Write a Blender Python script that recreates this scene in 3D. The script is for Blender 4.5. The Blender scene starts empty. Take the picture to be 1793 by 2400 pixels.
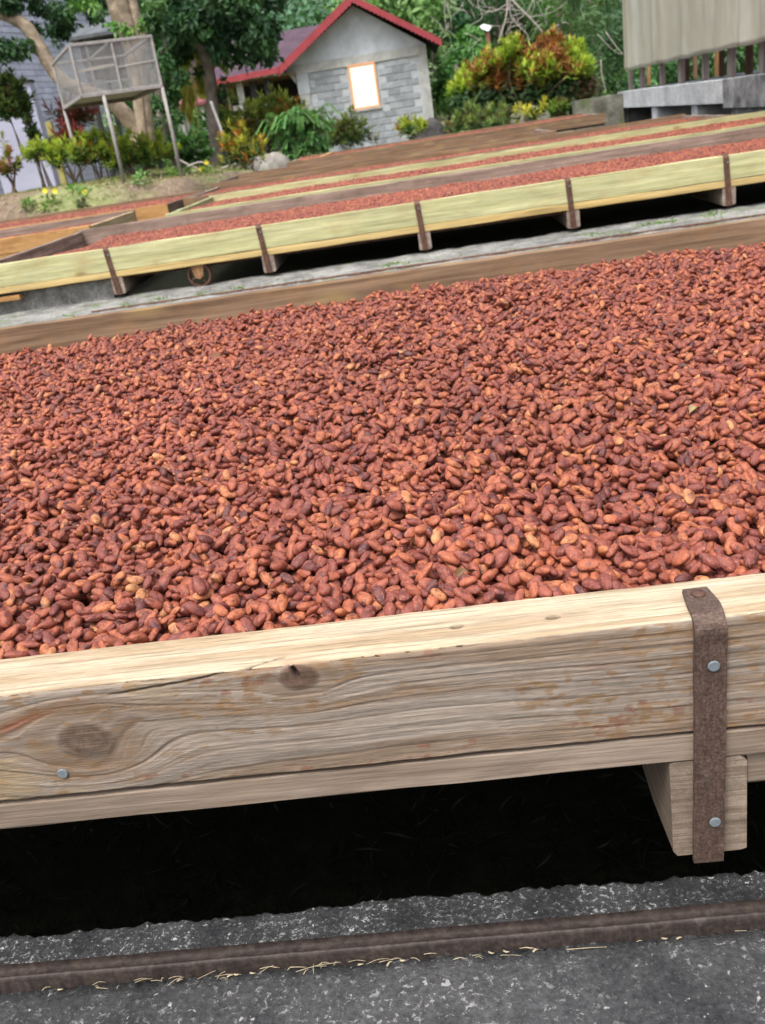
import bpy, math, random
import numpy as np
from mathutils import Matrix, Vector
from math import radians, sin, cos, pi
random.seed(7); rng = np.random.default_rng(11)
SC = bpy.context.scene; COL = SC.collection

# ---------------------------------------------------------------- camera
PITCH, ROLL, YAW, FPX = radians(22.35), radians(8.96), radians(5.04), 2200.0
CAM = np.array([0.0, 0.0, 0.90])
_f = np.array([-sin(YAW)*cos(PITCH), cos(YAW)*cos(PITCH), -sin(PITCH)])
_r = np.array([cos(YAW), sin(YAW), 0.0]); _d = np.cross(_f, _r)
_ix = cos(ROLL)*_r + sin(ROLL)*_d; _iy = -sin(ROLL)*_r + cos(ROLL)*_d
cd = bpy.data.cameras.new('camera'); cam = bpy.data.objects.new('camera', cd); COL.objects.link(cam)
cam.matrix_world = Matrix(((_ix[0], -_iy[0], -_f[0], CAM[0]), (_ix[1], -_iy[1], -_f[1], CAM[1]), (_ix[2], -_iy[2], -_f[2], CAM[2]), (0, 0, 0, 1)))
cd.sensor_fit = 'VERTICAL'; cd.sensor_height = 4.54; cd.sensor_width = 3.42
cd.lens = FPX/2400*4.54; cd.clip_start = 0.02; cd.clip_end = 2000
cd.dof.use_dof = True; cd.dof.focus_distance = 1.12; cd.dof.aperture_fstop = 1.45
SC.camera = cam

def at(px, py, Y):
    """the point of the place seen at photo pixel (px, py), at distance Y along the ground"""
    v = _ix*(px-896.5)/FPX + _iy*(py-1200)/FPX + _f
    return CAM + v*(Y-CAM[1])/v[1]

# ---------------------------------------------------------------- sky, sun, exposure
W = bpy.data.worlds.new('World'); SC.world = W; W.use_nodes = True
nt = W.node_tree; nt.nodes.clear()
sky = nt.nodes.new('ShaderNodeTexSky'); sky.sky_type = 'NISHITA'; sky.sun_disc = False
SUN_EL, SUN_AZ = radians(62), radians(204)       # azimuth measured from +Y towards +X
sky.sun_elevation = SUN_EL; sky.sun_rotation = SUN_AZ
sky.air_density = 1.6; sky.dust_density = 6.0; sky.ozone_density = 1.0
hs = nt.nodes.new('ShaderNodeHueSaturation'); hs.inputs['Saturation'].default_value = 0.42
bg = nt.nodes.new('ShaderNodeBackground'); bg.inputs['Strength'].default_value = 0.13
ow = nt.nodes.new('ShaderNodeOutputWorld')
nt.links.new(sky.outputs[0], hs.inputs['Color']); nt.links.new(hs.outputs[0], bg.inputs['Color']); nt.links.new(bg.outputs[0], ow.inputs['Surface'])
sl = bpy.data.lights.new('sun', 'SUN'); sl.energy = 1.5; sl.angle = radians(14); sl.color = (1.0, 0.96, 0.90)
so = bpy.data.objects.new('sun', sl); COL.objects.link(so)
sd = Vector((sin(SUN_AZ)*cos(SUN_EL), cos(SUN_AZ)*cos(SUN_EL), sin(SUN_EL)))
so.rotation_euler = sd.to_track_quat('Z', 'Y').to_euler(); so.location = (5, 5, 20)
SC.view_settings.view_transform = 'Standard'; SC.view_settings.look = 'None'
SC.view_settings.exposure = 0.95; SC.view_settings.gamma = 1.0; SC.view_settings.use_curve_mapping = False

# ---------------------------------------------------------------- noise in numpy
_T = rng.random((256, 256))
def vn(x, y, s=0):
    x = np.asarray(x, float)+s*17.37; y = np.asarray(y, float)+s*31.71
    xi = np.floor(x).astype(int); yi = np.floor(y).astype(int); fx = x-xi; fy = y-yi
    fx = fx*fx*(3-2*fx); fy = fy*fy*(3-2*fy)
    a = _T[xi & 255, yi & 255]; b = _T[(xi+1) & 255, yi & 255]; c = _T[xi & 255, (yi+1) & 255]; d = _T[(xi+1) & 255, (yi+1) & 255]
    return (a*(1-fx)+b*fx)*(1-fy)+(c*(1-fx)+d*fx)*fy
def fbm(x, y, o=4, s=0):
    r = 0; a = .5; t = 0
    for k in range(o):
        r = r+a*vn(np.asarray(x)*2**k, np.asarray(y)*2**k, s+k*3); t += a; a *= .5
    return r/t
def ss(a, b, x):
    t = np.clip((x-a)/(b-a), 0, 1); return t*t*(3-2*t)

# ---------------------------------------------------------------- materials
def unit(v): return v/(np.linalg.norm(v, axis=-1, keepdims=True)+1e-9)
def newmat(name):
    m = bpy.data.materials.new(name); m.use_nodes = True; n = m.node_tree; n.nodes.clear()
    out = n.nodes.new('ShaderNodeOutputMaterial'); b = n.nodes.new('ShaderNodeBsdfPrincipled')
    n.links.new(b.outputs[0], out.inputs['Surface']); return m, n, b, out
def N(n, t, **k):
    x = n.nodes.new(t)
    for a, v in k.items(): setattr(x, a, v)
    return x
def noise(n, vec, scale, detail=4, rough=.55, dist=0):
    t = N(n, 'ShaderNodeTexNoise'); t.inputs['Scale'].default_value = scale; t.inputs['Detail'].default_value = detail
    t.inputs['Roughness'].default_value = rough; t.inputs['Distortion'].default_value = dist
    if vec is not None: n.links.new(vec, t.inputs['Vector'])
    return t.outputs['Fac']
def ramp(n, fac, stops):
    r = N(n, 'ShaderNodeValToRGB'); e = r.color_ramp.elements
    while len(e) < len(stops): e.new(0.5)
    for i, (p, c) in enumerate(stops):
        e[i].position = p; e[i].color = (c[0], c[1], c[2], 1) if hasattr(c, '__len__') else (c, c, c, 1)
    n.links.new(fac, r.inputs['Fac']); return r.outputs['Color']
def mix(n, fac, a, b, mode='MIX'):
    x = N(n, 'ShaderNodeMix', data_type='RGBA', blend_type=mode)
    for s, v in ((x.inputs[0], fac), (x.inputs[6], a), (x.inputs[7], b)):
        if isinstance(v, (int, float)): s.default_value = v
        elif isinstance(v, tuple): s.default_value = (*v, 1) if len(v) == 3 else v
        else: n.links.new(v, s)
    return x.outputs[2]
def bump(n, b, h, dist=.002, strength=.6, prev=None):
    x = N(n, 'ShaderNodeBump'); x.inputs['Strength'].default_value = strength; x.inputs['Distance'].default_value = dist
    n.links.new(h, x.inputs['Height'])
    if prev is not None: n.links.new(prev, x.inputs['Normal'])
    n.links.new(x.outputs[0], b.inputs['Normal']); return x.outputs[0]
def posvec(n, scale=(1, 1, 1), obj=False):
    if obj:
        tc = N(n, 'ShaderNodeTexCoord'); src = tc.outputs['Object']
    else:
        g = N(n, 'ShaderNodeNewGeometry'); src = g.outputs['Position']
    mp = N(n, 'ShaderNodeMapping'); mp.inputs['Scale'].default_value = scale
    n.links.new(src, mp.inputs['Vector']); return mp.outputs[0]
def oirand(n):
    return N(n, 'ShaderNodeObjectInfo').outputs['Random']
def setp(b, rough=.8, spec=.3, metal=0):
    b.inputs['Roughness'].default_value = rough; b.inputs['Specular IOR Level'].default_value = spec; b.inputs['Metallic'].default_value = metal

def wood(name, c1, c2, stain=None, axis='X', rough=.8, fine=1.0, k_stain=.5, knots=False):
    m, n, b, _ = newmat(name); setp(b, rough, .2)
    s = {'X': (1.2, 40, 40), 'Y': (40, 1.2, 40), 'Z': (40, 40, 1.2)}[axis]
    v = posvec(n, tuple(q*fine for q in s)); g = noise(n, v, 1.0, 6, .62, .6)
    col = ramp(n, g, [(.30, c1), (.72, c2)])
    v2 = posvec(n, {'X': (1.1, 16, 16), 'Y': (16, 1.1, 16), 'Z': (16, 16, 1.1)}[axis]); g2 = noise(n, v2, 1.6, 5, .65)
    col = mix(n, .55, col, ramp(n, g2, [(.3, .5), (.7, 1.3)]), 'MULTIPLY'); gf = noise(n, posvec(n, tuple(q*fine*3 for q in s)), 1.0, 4, .7); col = mix(n, .5, col, ramp(n, gf, [(.35, .6), (.6, 1.2)]), 'MULTIPLY')
    if stain:
        v3 = posvec(n, (2.5, 5, 5)); g3 = noise(n, v3, 2.2, 5, .7)
        col = mix(n, ramp(n, g3, [(.5, 0.), (.68, k_stain)]), col, stain)
    if knots:
        vo = N(n, 'ShaderNodeTexVoronoi'); vo.inputs['Scale'].default_value = 1.0; n.links.new(posvec(n, (2.6, 5, 6.5)), vo.inputs['Vector'])
        col = mix(n, ramp(n, vo.outputs['Distance'], [(.07, .8), (.14, 0.)]), col, (.17, .10, .045)); col = mix(n, ramp(n, vo.outputs['Distance'], [(.12, .35), (.30, 0.)]), col, (.36, .27, .12))
    n.links.new(col, b.inputs['Base Color']); bump(n, b, g, .003, .5); return m

def concrete(name, dark, light, speck=(.45, .45, .44), speck_amt=.5, moss=None, scale=1.0, rough=.9, patch=1.0, th=.525):
    m, n, b, _ = newmat(name); setp(b, rough, .2)
    v = posvec(n, (scale,)*3)
    a = noise(n, v, 9, 6, .7); c = ramp(n, a, [(.32, dark), (.68, light)])
    big = noise(n, v, 2.2*patch, 4, .6); c = mix(n, .65, c, ramp(n, big, [(.3, .55), (.7, 1.3)]), 'MULTIPLY')
    f = noise(n, v, 160, 3, .6); c = mix(n, .7, c, ramp(n, f, [(.3, .5), (.7, 1.5)]), 'MULTIPLY')
    s = noise(n, v, 120, 5, .75, .4); s2 = noise(n, v, 9, 4, .6)
    s3 = noise(n, v, 75, 3, .6, .3); sm = mix(n, 1.0, ramp(n, s, [(th, 0.), (th+.07, .8)]), ramp(n, s2, [(.40, .15), (.60, 1.)]), 'MULTIPLY'); sm = mix(n, 1.0, sm, ramp(n, s3, [(.655, 0.), (.70, 1.)]), 'LIGHTEN')
    c = mix(n, mix(n, speck_amt, (0, 0, 0), sm), c, speck)
    if moss:
        mm = noise(n, v, 6, 5, .7); c = mix(n, ramp(n, mm, [(.56, 0.), (.66, .8)]), c, moss)
    n.links.new(c, b.inputs['Base Color']); p = bump(n, b, f, .003, .7); bump(n, b, s, .006, .5, p); return m

def plain(name, c, rough=.7, var=.15, sc=8, metal=0, spec=.3, bmp=.002, rnd=0.0):
    m, n, b, _ = newmat(name); setp(b, rough, spec, metal)
    v = posvec(n); a = noise(n, v, sc, 5, .6)
    col = mix(n, 1.0, c, ramp(n, a, [(.25, 1-var), (.75, 1+var)]), 'MULTIPLY')
    if rnd: col = mix(n, 1.0, col, ramp(n, oirand(n), [(0., 1-rnd), (1., 1+rnd)]), 'MULTIPLY')
    n.links.new(col, b.inputs['Base Color']); bump(n, b, a, bmp, .4); return m

def leafmat(name, trans=.35, rough=.5, spec=.35):
    m, n, b, out = newmat(name); setp(b, rough, spec)
    at_ = N(n, 'ShaderNodeAttribute', attribute_name='col'); n.links.new(at_.outputs['Color'], b.inputs['Base Color'])
    t = N(n, 'ShaderNodeBsdfTranslucent'); n.links.new(mix(n, 1.0, at_.outputs['Color'], (1.1, 1.25, .6), 'MULTIPLY'), t.inputs['Color'])
    ms = N(n, 'ShaderNodeMixShader'); ms.inputs[0].default_value = trans
    n.links.new(b.outputs[0], ms.inputs[1]); n.links.new(t.outputs[0], ms.inputs[2]); n.links.new(ms.outputs[0], out.inputs['Surface']); return m

def rust(name, c1, c2, c3, sc=60):
    m, n, b, _ = newmat(name); setp(b, .62, .4, .25)
    v = posvec(n); a = noise(n, v, sc, 6, .7); a2 = noise(n, v, sc*.25, 3, .6)
    c = ramp(n, a, [(.3, c1), (.5, c2), (.72, c3)]); st_ = noise(n, posvec(n, (sc*1.2, sc*1.2, sc*.12)), 1., 4, .6); c = mix(n, .6, c, ramp(n, st_, [(.3, .55), (.7, 1.4)]), 'MULTIPLY'); pt = noise(n, v, sc*.12, 5, .75); c = mix(n, ramp(n, pt, [(.62, 0.), (.70, .22)]), c, (.20, .18, .17)); c = mix(n, .6, c, ramp(n, a2, [(.3, .6), (.7, 1.35)]), 'MULTIPLY')
    n.links.new(c, b.inputs['Base Color']); bump(n, b, a, .0008, .6); return m

M = {}
def bean_material():
    m, n, b, _ = newmat('cocoa_bean'); setp(b, .5, .35)
    r = oirand(n); tc = N(n, 'ShaderNodeTexCoord')
    wn = N(n, 'ShaderNodeTexWhiteNoise', noise_dimensions='1D'); n.links.new(r, wn.inputs['W'])
    va = N(n, 'ShaderNodeVectorMath', operation='MULTIPLY_ADD'); n.links.new(wn.outputs['Color'], va.inputs[0]); va.inputs[1].default_value = (9, 9, 9); n.links.new(tc.outputs['Object'], va.inputs[2])
    v = va.outputs[0]
    base = ramp(n, r, [(0., (.10, .030, .028)), (.10, (.175, .046, .036)), (.5, (.255, .068, .043)), (.85, (.335, .096, .048)), (.96, (.38, .125, .055)), (1., (.45, .20, .09))])
    a = noise(n, v, 135, 6, .68); base = mix(n, .9, base, ramp(n, a, [(.34, (.42, .38, .44)), (.5, (1, 1, 1)), (.68, (1.25, 1.40, 1.35))]), 'MULTIPLY')
    p = noise(n, v, 75, 4, .6); base = mix(n, ramp(n, p, [(.55, 0.), (.68, .82)]), base, (.055, .022, .030))
    q = noise(n, v, 320, 3, .6); base = mix(n, ramp(n, q, [(.60, 0.), (.70, .5)]), base, (.50, .28, .18))
    gp = posvec(n); g = noise(n, gp, 1.3, 3, .5); base = mix(n, .5, base, ramp(n, g, [(.3, .72), (.7, 1.2)]), 'MULTIPLY')
    n.links.new(base, b.inputs['Base Color'])
    rr = ramp(n, a, [(.3, .36), (.7, .64)]); n.links.new(rr, b.inputs['Roughness'])
    pb = bump(n, b, a, .0026, .7); bump(n, b, q, .0010, .6, pb); return m
M['bean'] = bean_material()
M['beanbed'] = plain('bean_bed', (.10, .026, .018), .8, .5, 90, bmp=.01)
M['w_brown'] = wood('weathered_brown_wood', (.125, .075, .046), (.28, .19, .125), (.30, .17, .07), k_stain=.35, knots=True)
M['w_brownY'] = wood('weathered_brown_wood_across', (.125, .08, .055), (.27, .19, .14), (.06, .035, .025), axis='Y')
M['w_grey'] = wood('grey_weathered_wood', (.15, .105, .085), (.36, .28, .235), (.09, .06, .05))
M['w_greyY'] = wood('grey_weathered_wood_across', (.16, .12, .10), (.40, .33, .28), (.09, .06, .05), axis='Y')
M['w_green'] = wood('green_treated_pine', (.35, .345, .165), (.56, .54, .32), (.34, .24, .11), k_stain=.4, knots=True)
M['w_greenY'] = wood('green_treated_pine_across', (.33, .36, .18), (.50, .54, .32), (.40, .28, .10), axis='Y', k_stain=.35)
M['w_yellow'] = wood('yellow_pine', (.42, .29, .11), (.60, .46, .22), knots=True)
M['w_orange'] = wood('orange_pine', (.36, .19, .07), (.54, .31, .13), (.22, .10, .04))
M['w_pale'] = wood('pale_grey_brown_wood', (.16, .12, .09), (.30, .24, .195), (.20, .13, .09), fine=3, k_stain=.4)
M['w_paleY'] = wood('pale_grey_brown_wood_across', (.15, .11, .085), (.30, .24, .19), (.13, .10, .08), axis='Y', fine=3)
def beamwood():
    m, n, b, _ = newmat('sawn_beam'); setp(b, .85, .15); a = noise(n, posvec(n, (10, 1.5, 230)), 1.0, 5, .65, .4); a2 = noise(n, posvec(n, (26, 4, 20)), 1.0, 4, .6); a3 = noise(n, posvec(n, (500, 500, 500)), 1., 2, .5)
    c = ramp(n, a, [(.3, (.135, .10, .075)), (.7, (.30, .24, .19))]); c = mix(n, .7, c, ramp(n, a2, [(.3, .55), (.7, 1.35)]), 'MULTIPLY'); c = mix(n, .35, c, ramp(n, a3, [(.3, .6), (.7, 1.4)]), 'MULTIPLY')
    n.links.new(c, b.inputs['Base Color']); bump(n, b, a, .002, .5); return m
M['w_beam'] = beamwood()
M['rust'] = rust('rusty_strap', (.05, .027, .020), (.092, .058, .046), (.16, .118, .10), 300)
M['rustdark'] = rust('dark_rust', (.04, .022, .02), (.10, .05, .035), (.17, .085, .05), 60)
M['rail'] = rust('rail_rust', (.022, .016, .015), (.040, .029, .026), (.066, .049, .040), 140)
M['nail'] = plain('zinc_nail', (.17, .20, .225), .6, .25, 400, metal=.2, spec=.4, bmp=.0003)
M['apron'] = concrete('foreground_concrete', (.024, .025, .028), (.072, .073, .077), (.34, .34, .34), .8, scale=1.0, th=.565)
M['strip'] = concrete('lichened_concrete', (.012, .013, .015), (.045, .045, .048), (.34, .35, .35), .95, scale=1.5, th=.545)
M['kerb'] = concrete('mossy_concrete', (.10, .10, .10), (.30, .30, .29), (.55, .55, .52), .6, (.10, .15, .035), scale=.8)
M['kerbdark'] = concrete('dark_mossy_concrete', (.03, .034, .03), (.16, .17, .15), (.40, .42, .38), .7, (.06, .10, .025), scale=.8)
M['slab'] = concrete('grey_concrete', (.38, .40, .42), (.64, .66, .68), (.7, .7, .7), .3, scale=.35)
M['slabdark'] = concrete('stained_concrete', (.08, .08, .085), (.36, .37, .38), (.4, .4, .4), .3, scale=.35)
M['oldwall'] = concrete('old_low_wall', (.08, .08, .065), (.24, .235, .20), (.40, .42, .35), .4, (.12, .16, .06), scale=.4)
M['rock'] = concrete('grey_boulder', (.14, .13, .12), (.34, .32, .30), (.5, .5, .46), .4, scale=.5)
M['darkrock'] = concrete('dark_boulder', (.025, .024, .026), (.10, .095, .10), (.2, .2, .2), .2, scale=.5)
M['steel'] = plain('grey_weathered_pole', (.30, .285, .28), .7, .3, 12)
M['leaf'] = leafmat('leaves')
M['petal'] = plain('yellow_petals', (.85, .72, .06), .6, .1)
M['bark'] = plain('pale_bark', (.27, .215, .16), .9, .6, 7, bmp=.06)
M['barkdark'] = plain('dark_bark', (.17, .145, .13), .9, .45, 7, bmp=.03)
M['stem'] = plain('woody_stem', (.15, .11, .08), .9, .3, 9)
M['dead'] = plain('bare_grey_branch', (.42, .37, .36), .9, .25, 9)
M['straw'] = plain('dry_straw', (.36, .30, .205), .8, .3, 60)

# ---------------------------------------------------------------- mesh building
def raw(name, V, quads=None, tris=None, mat=None, parent=None, col=None, smooth=False):
    """one mesh object out of numpy arrays; V in world coordinates"""
    V = np.asarray(V, np.float32)
    if parent is not None: V = V-np.array(world_loc(parent), np.float32)
    me = bpy.data.meshes.new(name)
    fq = np.asarray(quads if quads is not None else np.zeros((0, 4)), np.int32).reshape(-1, 4)
    ft = np.asarray(tris if tris is not None else np.zeros((0, 3)), np.int32).reshape(-1, 3)
    nq, nt_ = len(fq), len(ft)
    me.vertices.add(len(V)); me.vertices.foreach_set('co', V.ravel())
    me.loops.add(nq*4+nt_*3); me.loops.foreach_set('vertex_index', np.concatenate([fq.ravel(), ft.ravel()]))
    me.polygons.add(nq+nt_)
    ls = np.concatenate([np.arange(nq)*4, nq*4+np.arange(nt_)*3]).astype(np.int32)
    me.polygons.foreach_set('loop_start', ls)
    me.update(calc_edges=True); me.polygons.foreach_set('use_smooth', np.full(nq+nt_, bool(smooth)))
    if col is not None:
        a = me.color_attributes.new('col', 'FLOAT_COLOR', 'POINT'); c = np.ones((len(V), 4), np.float32); c[:, :3] = col
        a.data.foreach_set('color', c.ravel())
    if mat is not None: me.materials.append(mat)
    o = bpy.data.objects.new(name, me); COL.objects.link(o)
    if parent is not None: o.parent = parent
    return o
_WL = {}
def world_loc(o):
    p = Vector((0, 0, 0))
    while o is not None: p = p+o.location; o = o.parent
    return p
def thing(name, label, cat, loc=(0, 0, 0), group=None):
    o = bpy.data.objects.new(name, None); COL.objects.link(o); o.empty_display_size = .1
    o.location = loc; return tag(o, label, cat, group)
def tag(o, label=None, cat=None, group=None, kind=None):
    if label: o['label'] = label
    if cat: o['category'] = cat
    if group: o['group'] = group
    if kind: o['kind'] = kind
    return o
class MB:
    def __init__(s): s.V = []; s.Q = []; s.T = []; s.C = []; s.n = 0
    def add(s, V, Q=None, T=None, C=None):
        V = np.asarray(V, float)
        if Q is not None and len(Q): s.Q.append(np.asarray(Q)+s.n)
        if T is not None and len(T): s.T.append(np.asarray(T)+s.n)
        s.V.append(V); s.n += len(V)
        if C is not None: s.C.append(np.broadcast_to(np.asarray(C, float), (len(V), 3)))
        return s
    def build(s, name, mat, parent=None, smooth=False):
        return raw(name, np.concatenate(s.V), np.concatenate(s.Q) if s.Q else None, np.concatenate(s.T) if s.T else None, mat, parent, np.concatenate(s.C) if s.C else None, smooth)
    def box(s, x0, x1, y0, y1, z0, z1):
        V = [(x, y, z) for x in (x0, x1) for y in (y0, y1) for z in (z0, z1)]
        return s.add(V, [(0, 1, 3, 2), (4, 6, 7, 5), (0, 4, 5, 1), (2, 3, 7, 6), (0, 2, 6, 4), (1, 5, 7, 3)])
    def beam(s, a, b, w, h, seg=1, jit=0., ch=.004, up=(0, 0, 1), seed=0):
        """a chamfered board from a to b (centre line), w across, h along up; edges wander by jit"""
        a = np.array(a, float); b = np.array(b, float); d = b-a; L = np.linalg.norm(d); d /= L
        up = np.array(up, float); side = np.cross(d, up); side /= np.linalg.norm(side); up = np.cross(side, d)
        w2, h2 = w/2, h/2; ch = min(ch, w2*.4, h2*.4)
        prof = [(-w2+ch, -h2), (w2-ch, -h2), (w2, -h2+ch), (w2, h2-ch), (w2-ch, h2), (-w2+ch, h2), (-w2, h2-ch), (-w2, -h2+ch)]
        V = []; r = np.random.default_rng(seed+int(L*1000))
        for i in range(seg+1):
            t = i/seg; j = r.normal(0, jit, (8, 2)) if jit else np.zeros((8, 2))
            wob = np.array([sin(t*L*2.1+seed), cos(t*L*1.7+seed*2)])*jit*.8
            for k, (p, q) in enumerate(prof): V.append(a+d*L*t+side*(p+j[k, 0]+wob[0])+up*(q+j[k, 1]+wob[1]))
        Q = [(i*8+k, i*8+(k+1) % 8, i*8+8+(k+1) % 8, i*8+8+k) for i in range(seg) for k in range(8)]
        e = seg*8; caps = [(0, 3, 2, 1), (0, 7, 4, 3), (7, 6, 5, 4), (e, e+1, e+2, e+3), (e, e+3, e+4, e+7), (e+7, e+4, e+5, e+6)]
        return s.add(V, Q+caps)
    def tube(s, pts, rad, n=8, C=None, jit=0.):
        pts = np.array(pts, float); m = len(pts)
        rad = np.broadcast_to(np.asarray(rad, float), (m,)) if np.ndim(rad) == 0 else np.interp(np.linspace(0, 1, m), np.linspace(0, 1, len(rad)), rad)
        V = []; u = None
        for i in range(m):
            d = pts[min(i+1, m-1)]-pts[max(i-1, 0)]; d /= np.linalg.norm(d)+1e-9
            if u is None: u = np.cross(d, (0.3, 1, .2)); u /= np.linalg.norm(u)
            u = u-d*np.dot(u, d); u /= np.linalg.norm(u)+1e-9; w = np.cross(d, u)
            for k in range(n):
                a = 2*pi*k/n; rr = rad[i]*(1+jit*(random.random()-.5)); V.append(pts[i]+(u*cos(a)+w*sin(a))*rr)
        Q = [(i*n+k, i*n+(k+1) % n, i*n+n+(k+1) % n, i*n+n+k) for i in range(m-1) for k in range(n)]
        V.append(pts[0]); V.append(pts[-1]); b = m*n; e = (m-1)*n
        T = [(b, (k+1) % n, k) for k in range(n)]+[(b+1, e+k, e+(k+1) % n) for k in range(n)]
        return s.add(V, Q, T, C)
def smoothpts(pts, k=6):
    """Catmull-Rom through pts"""
    P = [np.array(p, float) for p in pts]; P = [2*P[0]-P[1]]+P+[2*P[-1]-P[-2]]; o = []
    for i in range(1, len(P)-2):
        for j in range(k):
            t = j/k; o.append(.5*((2*P[i])+(-P[i-1]+P[i+1])*t+(2*P[i-1]-5*P[i]+4*P[i+1]-P[i+2])*t*t+(-P[i-1]+3*P[i]-3*P[i+1]+P[i+2])*t**3))
    o.append(P[-2]); return o
def grid(name, xs, ys, zf, mat, parent=None, smooth=True, kind=None):
    X, Y = np.meshgrid(xs, ys, indexing='ij'); Z = zf(X, Y); nx, ny = X.shape
    V = np.stack([X, Y, Z], -1).reshape(-1, 3); i = np.arange(nx-1)[:, None]*ny+np.arange(ny-1)[None, :]; i = i.ravel()
    o = raw(name, V, np.stack([i, i+ny, i+ny+1, i+1], -1), None, mat, parent, None, smooth)
    if kind: o['kind'] = kind
    return o
def lathe(mb, c, prof, n=16, axis='Y', C=None):
    V = []
    for r, h in prof:
        for k in range(n):
            a = 2*pi*k/n
            V.append({'Y': (c[0]+r*cos(a), c[1]+h, c[2]+r*sin(a)), 'Z': (c[0]+r*cos(a), c[1]+r*sin(a), c[2]+h), 'X': (c[0]+h, c[1]+r*cos(a), c[2]+r*sin(a))}[axis])
    m = len(prof); return mb.add(V, [(i*n+k, i*n+(k+1) % n, i*n+n+(k+1) % n, i*n+n+k) for i in range(m-1) for k in range(n)], None, C)

# ================================================================ GROUND
def ground_z(X, Y):
    X = np.asarray(X, float); Y = np.asarray(Y, float)
    lawn = np.interp(Y, [13, 15, 20, 25, 34, 44, 60, 110, 300], [.64, .66, .58, .54, .46, .8, 5., 22, 60])
    lawn = lawn-.16*ss(-4.8, -2.6, X)*(1-ss(20, 26, Y))-.26*ss(-4.4, -2.2, X)*ss(16, 21, Y)*(1-ss(37, 44, Y))
    edge = 13.55+ss(-3.6, -2.3, X)*3.3+ss(-1.5, 4, X)*2.4 + (fbm(X*.8, Y*0+3, 3)-.5)*.5
    t = ss(0, 1.25, Y-edge)
    pit = -.34+.03*(fbm(X*3, Y*3, 3)-.5)
    bumps = (fbm(X*1.1, Y*1.1, 4, 2)-.5)*.10*ss(13.5, 15, Y)+(fbm(X*6, Y*6, 3, 5)-.5)*.07*t*(1-ss(17, 22, Y))
    return pit*(1-t)+lawn*t+bumps
xs = np.unique(np.concatenate([np.linspace(-200, -14, 22), np.arange(-14, 12, .16), np.linspace(12, 200, 22)]))
ys = np.unique(np.concatenate([np.linspace(-60, -2, 10), np.arange(-2, 12, .5), np.arange(12, 26, .14), np.arange(26, 50, 1.), np.linspace(50, 300, 30)]))
def ground_mat():
    m, n, b, _ = newmat('garden_ground'); setp(b, .95, .1)
    v = posvec(n); a = noise(n, v, .9, 6, .65, .3); f = noise(n, v, 14, 6, .7)
    grass = ramp(n, f, [(.3, (.13, .16, .055)), (.7, (.32, .34, .17))]); earth = ramp(n, f, [(.3, (.13, .095, .07)), (.6, (.24, .185, .14)), (.75, (.40, .34, .24))])
    c = mix(n, ramp(n, a, [(.42, 0.), (.56, 1.)]), grass, earth)
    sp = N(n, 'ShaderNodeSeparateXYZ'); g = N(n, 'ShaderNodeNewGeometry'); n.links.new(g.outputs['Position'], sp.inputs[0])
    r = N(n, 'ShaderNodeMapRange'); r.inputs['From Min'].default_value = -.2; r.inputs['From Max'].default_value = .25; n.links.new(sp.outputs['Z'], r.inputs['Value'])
    low = ramp(n, f, [(.3, (.006, .007, .005)), (.7, (.018, .02, .012))]); c = mix(n, r.outputs[0], low, c)  # near black low down: shade under the trays put into the ground colour
    r2 = N(n, 'ShaderNodeMapRange'); r2.inputs['From Min'].default_value = 38; r2.inputs['From Max'].default_value = 46; n.links.new(sp.outputs['Y'], r2.inputs['Value'])
    c = mix(n, r2.outputs[0], c, (.03, .06, .02))
    n.links.new(c, b.inputs['Base Color']); bump(n, b, f, .05, .7); return m
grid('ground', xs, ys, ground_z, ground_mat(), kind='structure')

# foreground apron, rail, lichened strip
def rough_top(x0, x1, y0, y1, ztop, zbot, dx, amp, name, mat, ragged_back=0., ragged_front=0., cell=None, seed=0):
    """a concrete slab with a slightly uneven top and, where asked, crumbled edges"""
    xs = np.unique(np.concatenate([np.linspace(-14, x0, 14)[:-1], np.arange(x0, x1, dx), np.linspace(x1, 14, 14)])); ny = max(3, int((y1-y0)/(cell or dx)))
    u = np.linspace(0, 1, ny); X, U = np.meshgrid(xs, u, indexing='ij')
    yb = y1+(fbm(xs*45, xs*0, 5, seed)*.8+fbm(xs*7, xs*0+5, 2, seed)*.4-.6)*ragged_back; yf = y0+(fbm(xs*40, xs*0+9, 5, seed)-.5)*ragged_front
    Y = yf[:, None]*(1-U)+yb[:, None]*U
    Z = ztop+(fbm(X*60, Y*60, 3, seed)-.5)*amp+(fbm(X*9, Y*9, 2, seed+1)-.5)*amp*1.6
    edge = np.minimum(U*(y1-y0), (1-U)*(y1-y0)); 
    if ragged_back: Z = Z-.003*(1-ss(0, .006, (1-U)*(y1-y0)))*fbm(X*150, Y*0+4, 3)*2
    nx = len(xs); V = np.stack([X, Y, Z], -1).reshape(-1, 3); i = (np.arange(nx-1)[:, None]*ny+np.arange(ny-1)[None, :]).ravel()
    Q = [np.stack([i, i+ny, i+ny+1, i+1], -1)]
    base = len(V); skirt = np.concatenate([np.stack([xs, yf, np.full(nx, zbot)], -1), np.stack([xs, yb, np.full(nx, zbot)], -1)])
    k = np.arange(nx-1); Q.append(np.stack([base+k, base+k+1, (k+1)*ny, k*ny], -1)); Q.append(np.stack([k*ny+ny-1, (k+1)*ny+ny-1, base+nx+k+1, base+nx+k], -1))
    o = raw(name, np.concatenate([V, skirt]), np.concatenate(Q), None, mat, None, None, True); o['kind'] = 'structure'; return o
rough_top(-.75, .5, -3.0, .7632, .055, -.4, .004, .003, 'concrete_apron', M['apron'], .0012, cell=.02)
rough_top(-.75, .5, .7875, .835, .066, -.4, .0025, .005, 'lichened_kerb', M['strip'], .016, .003, cell=.0025, seed=3)
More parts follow.
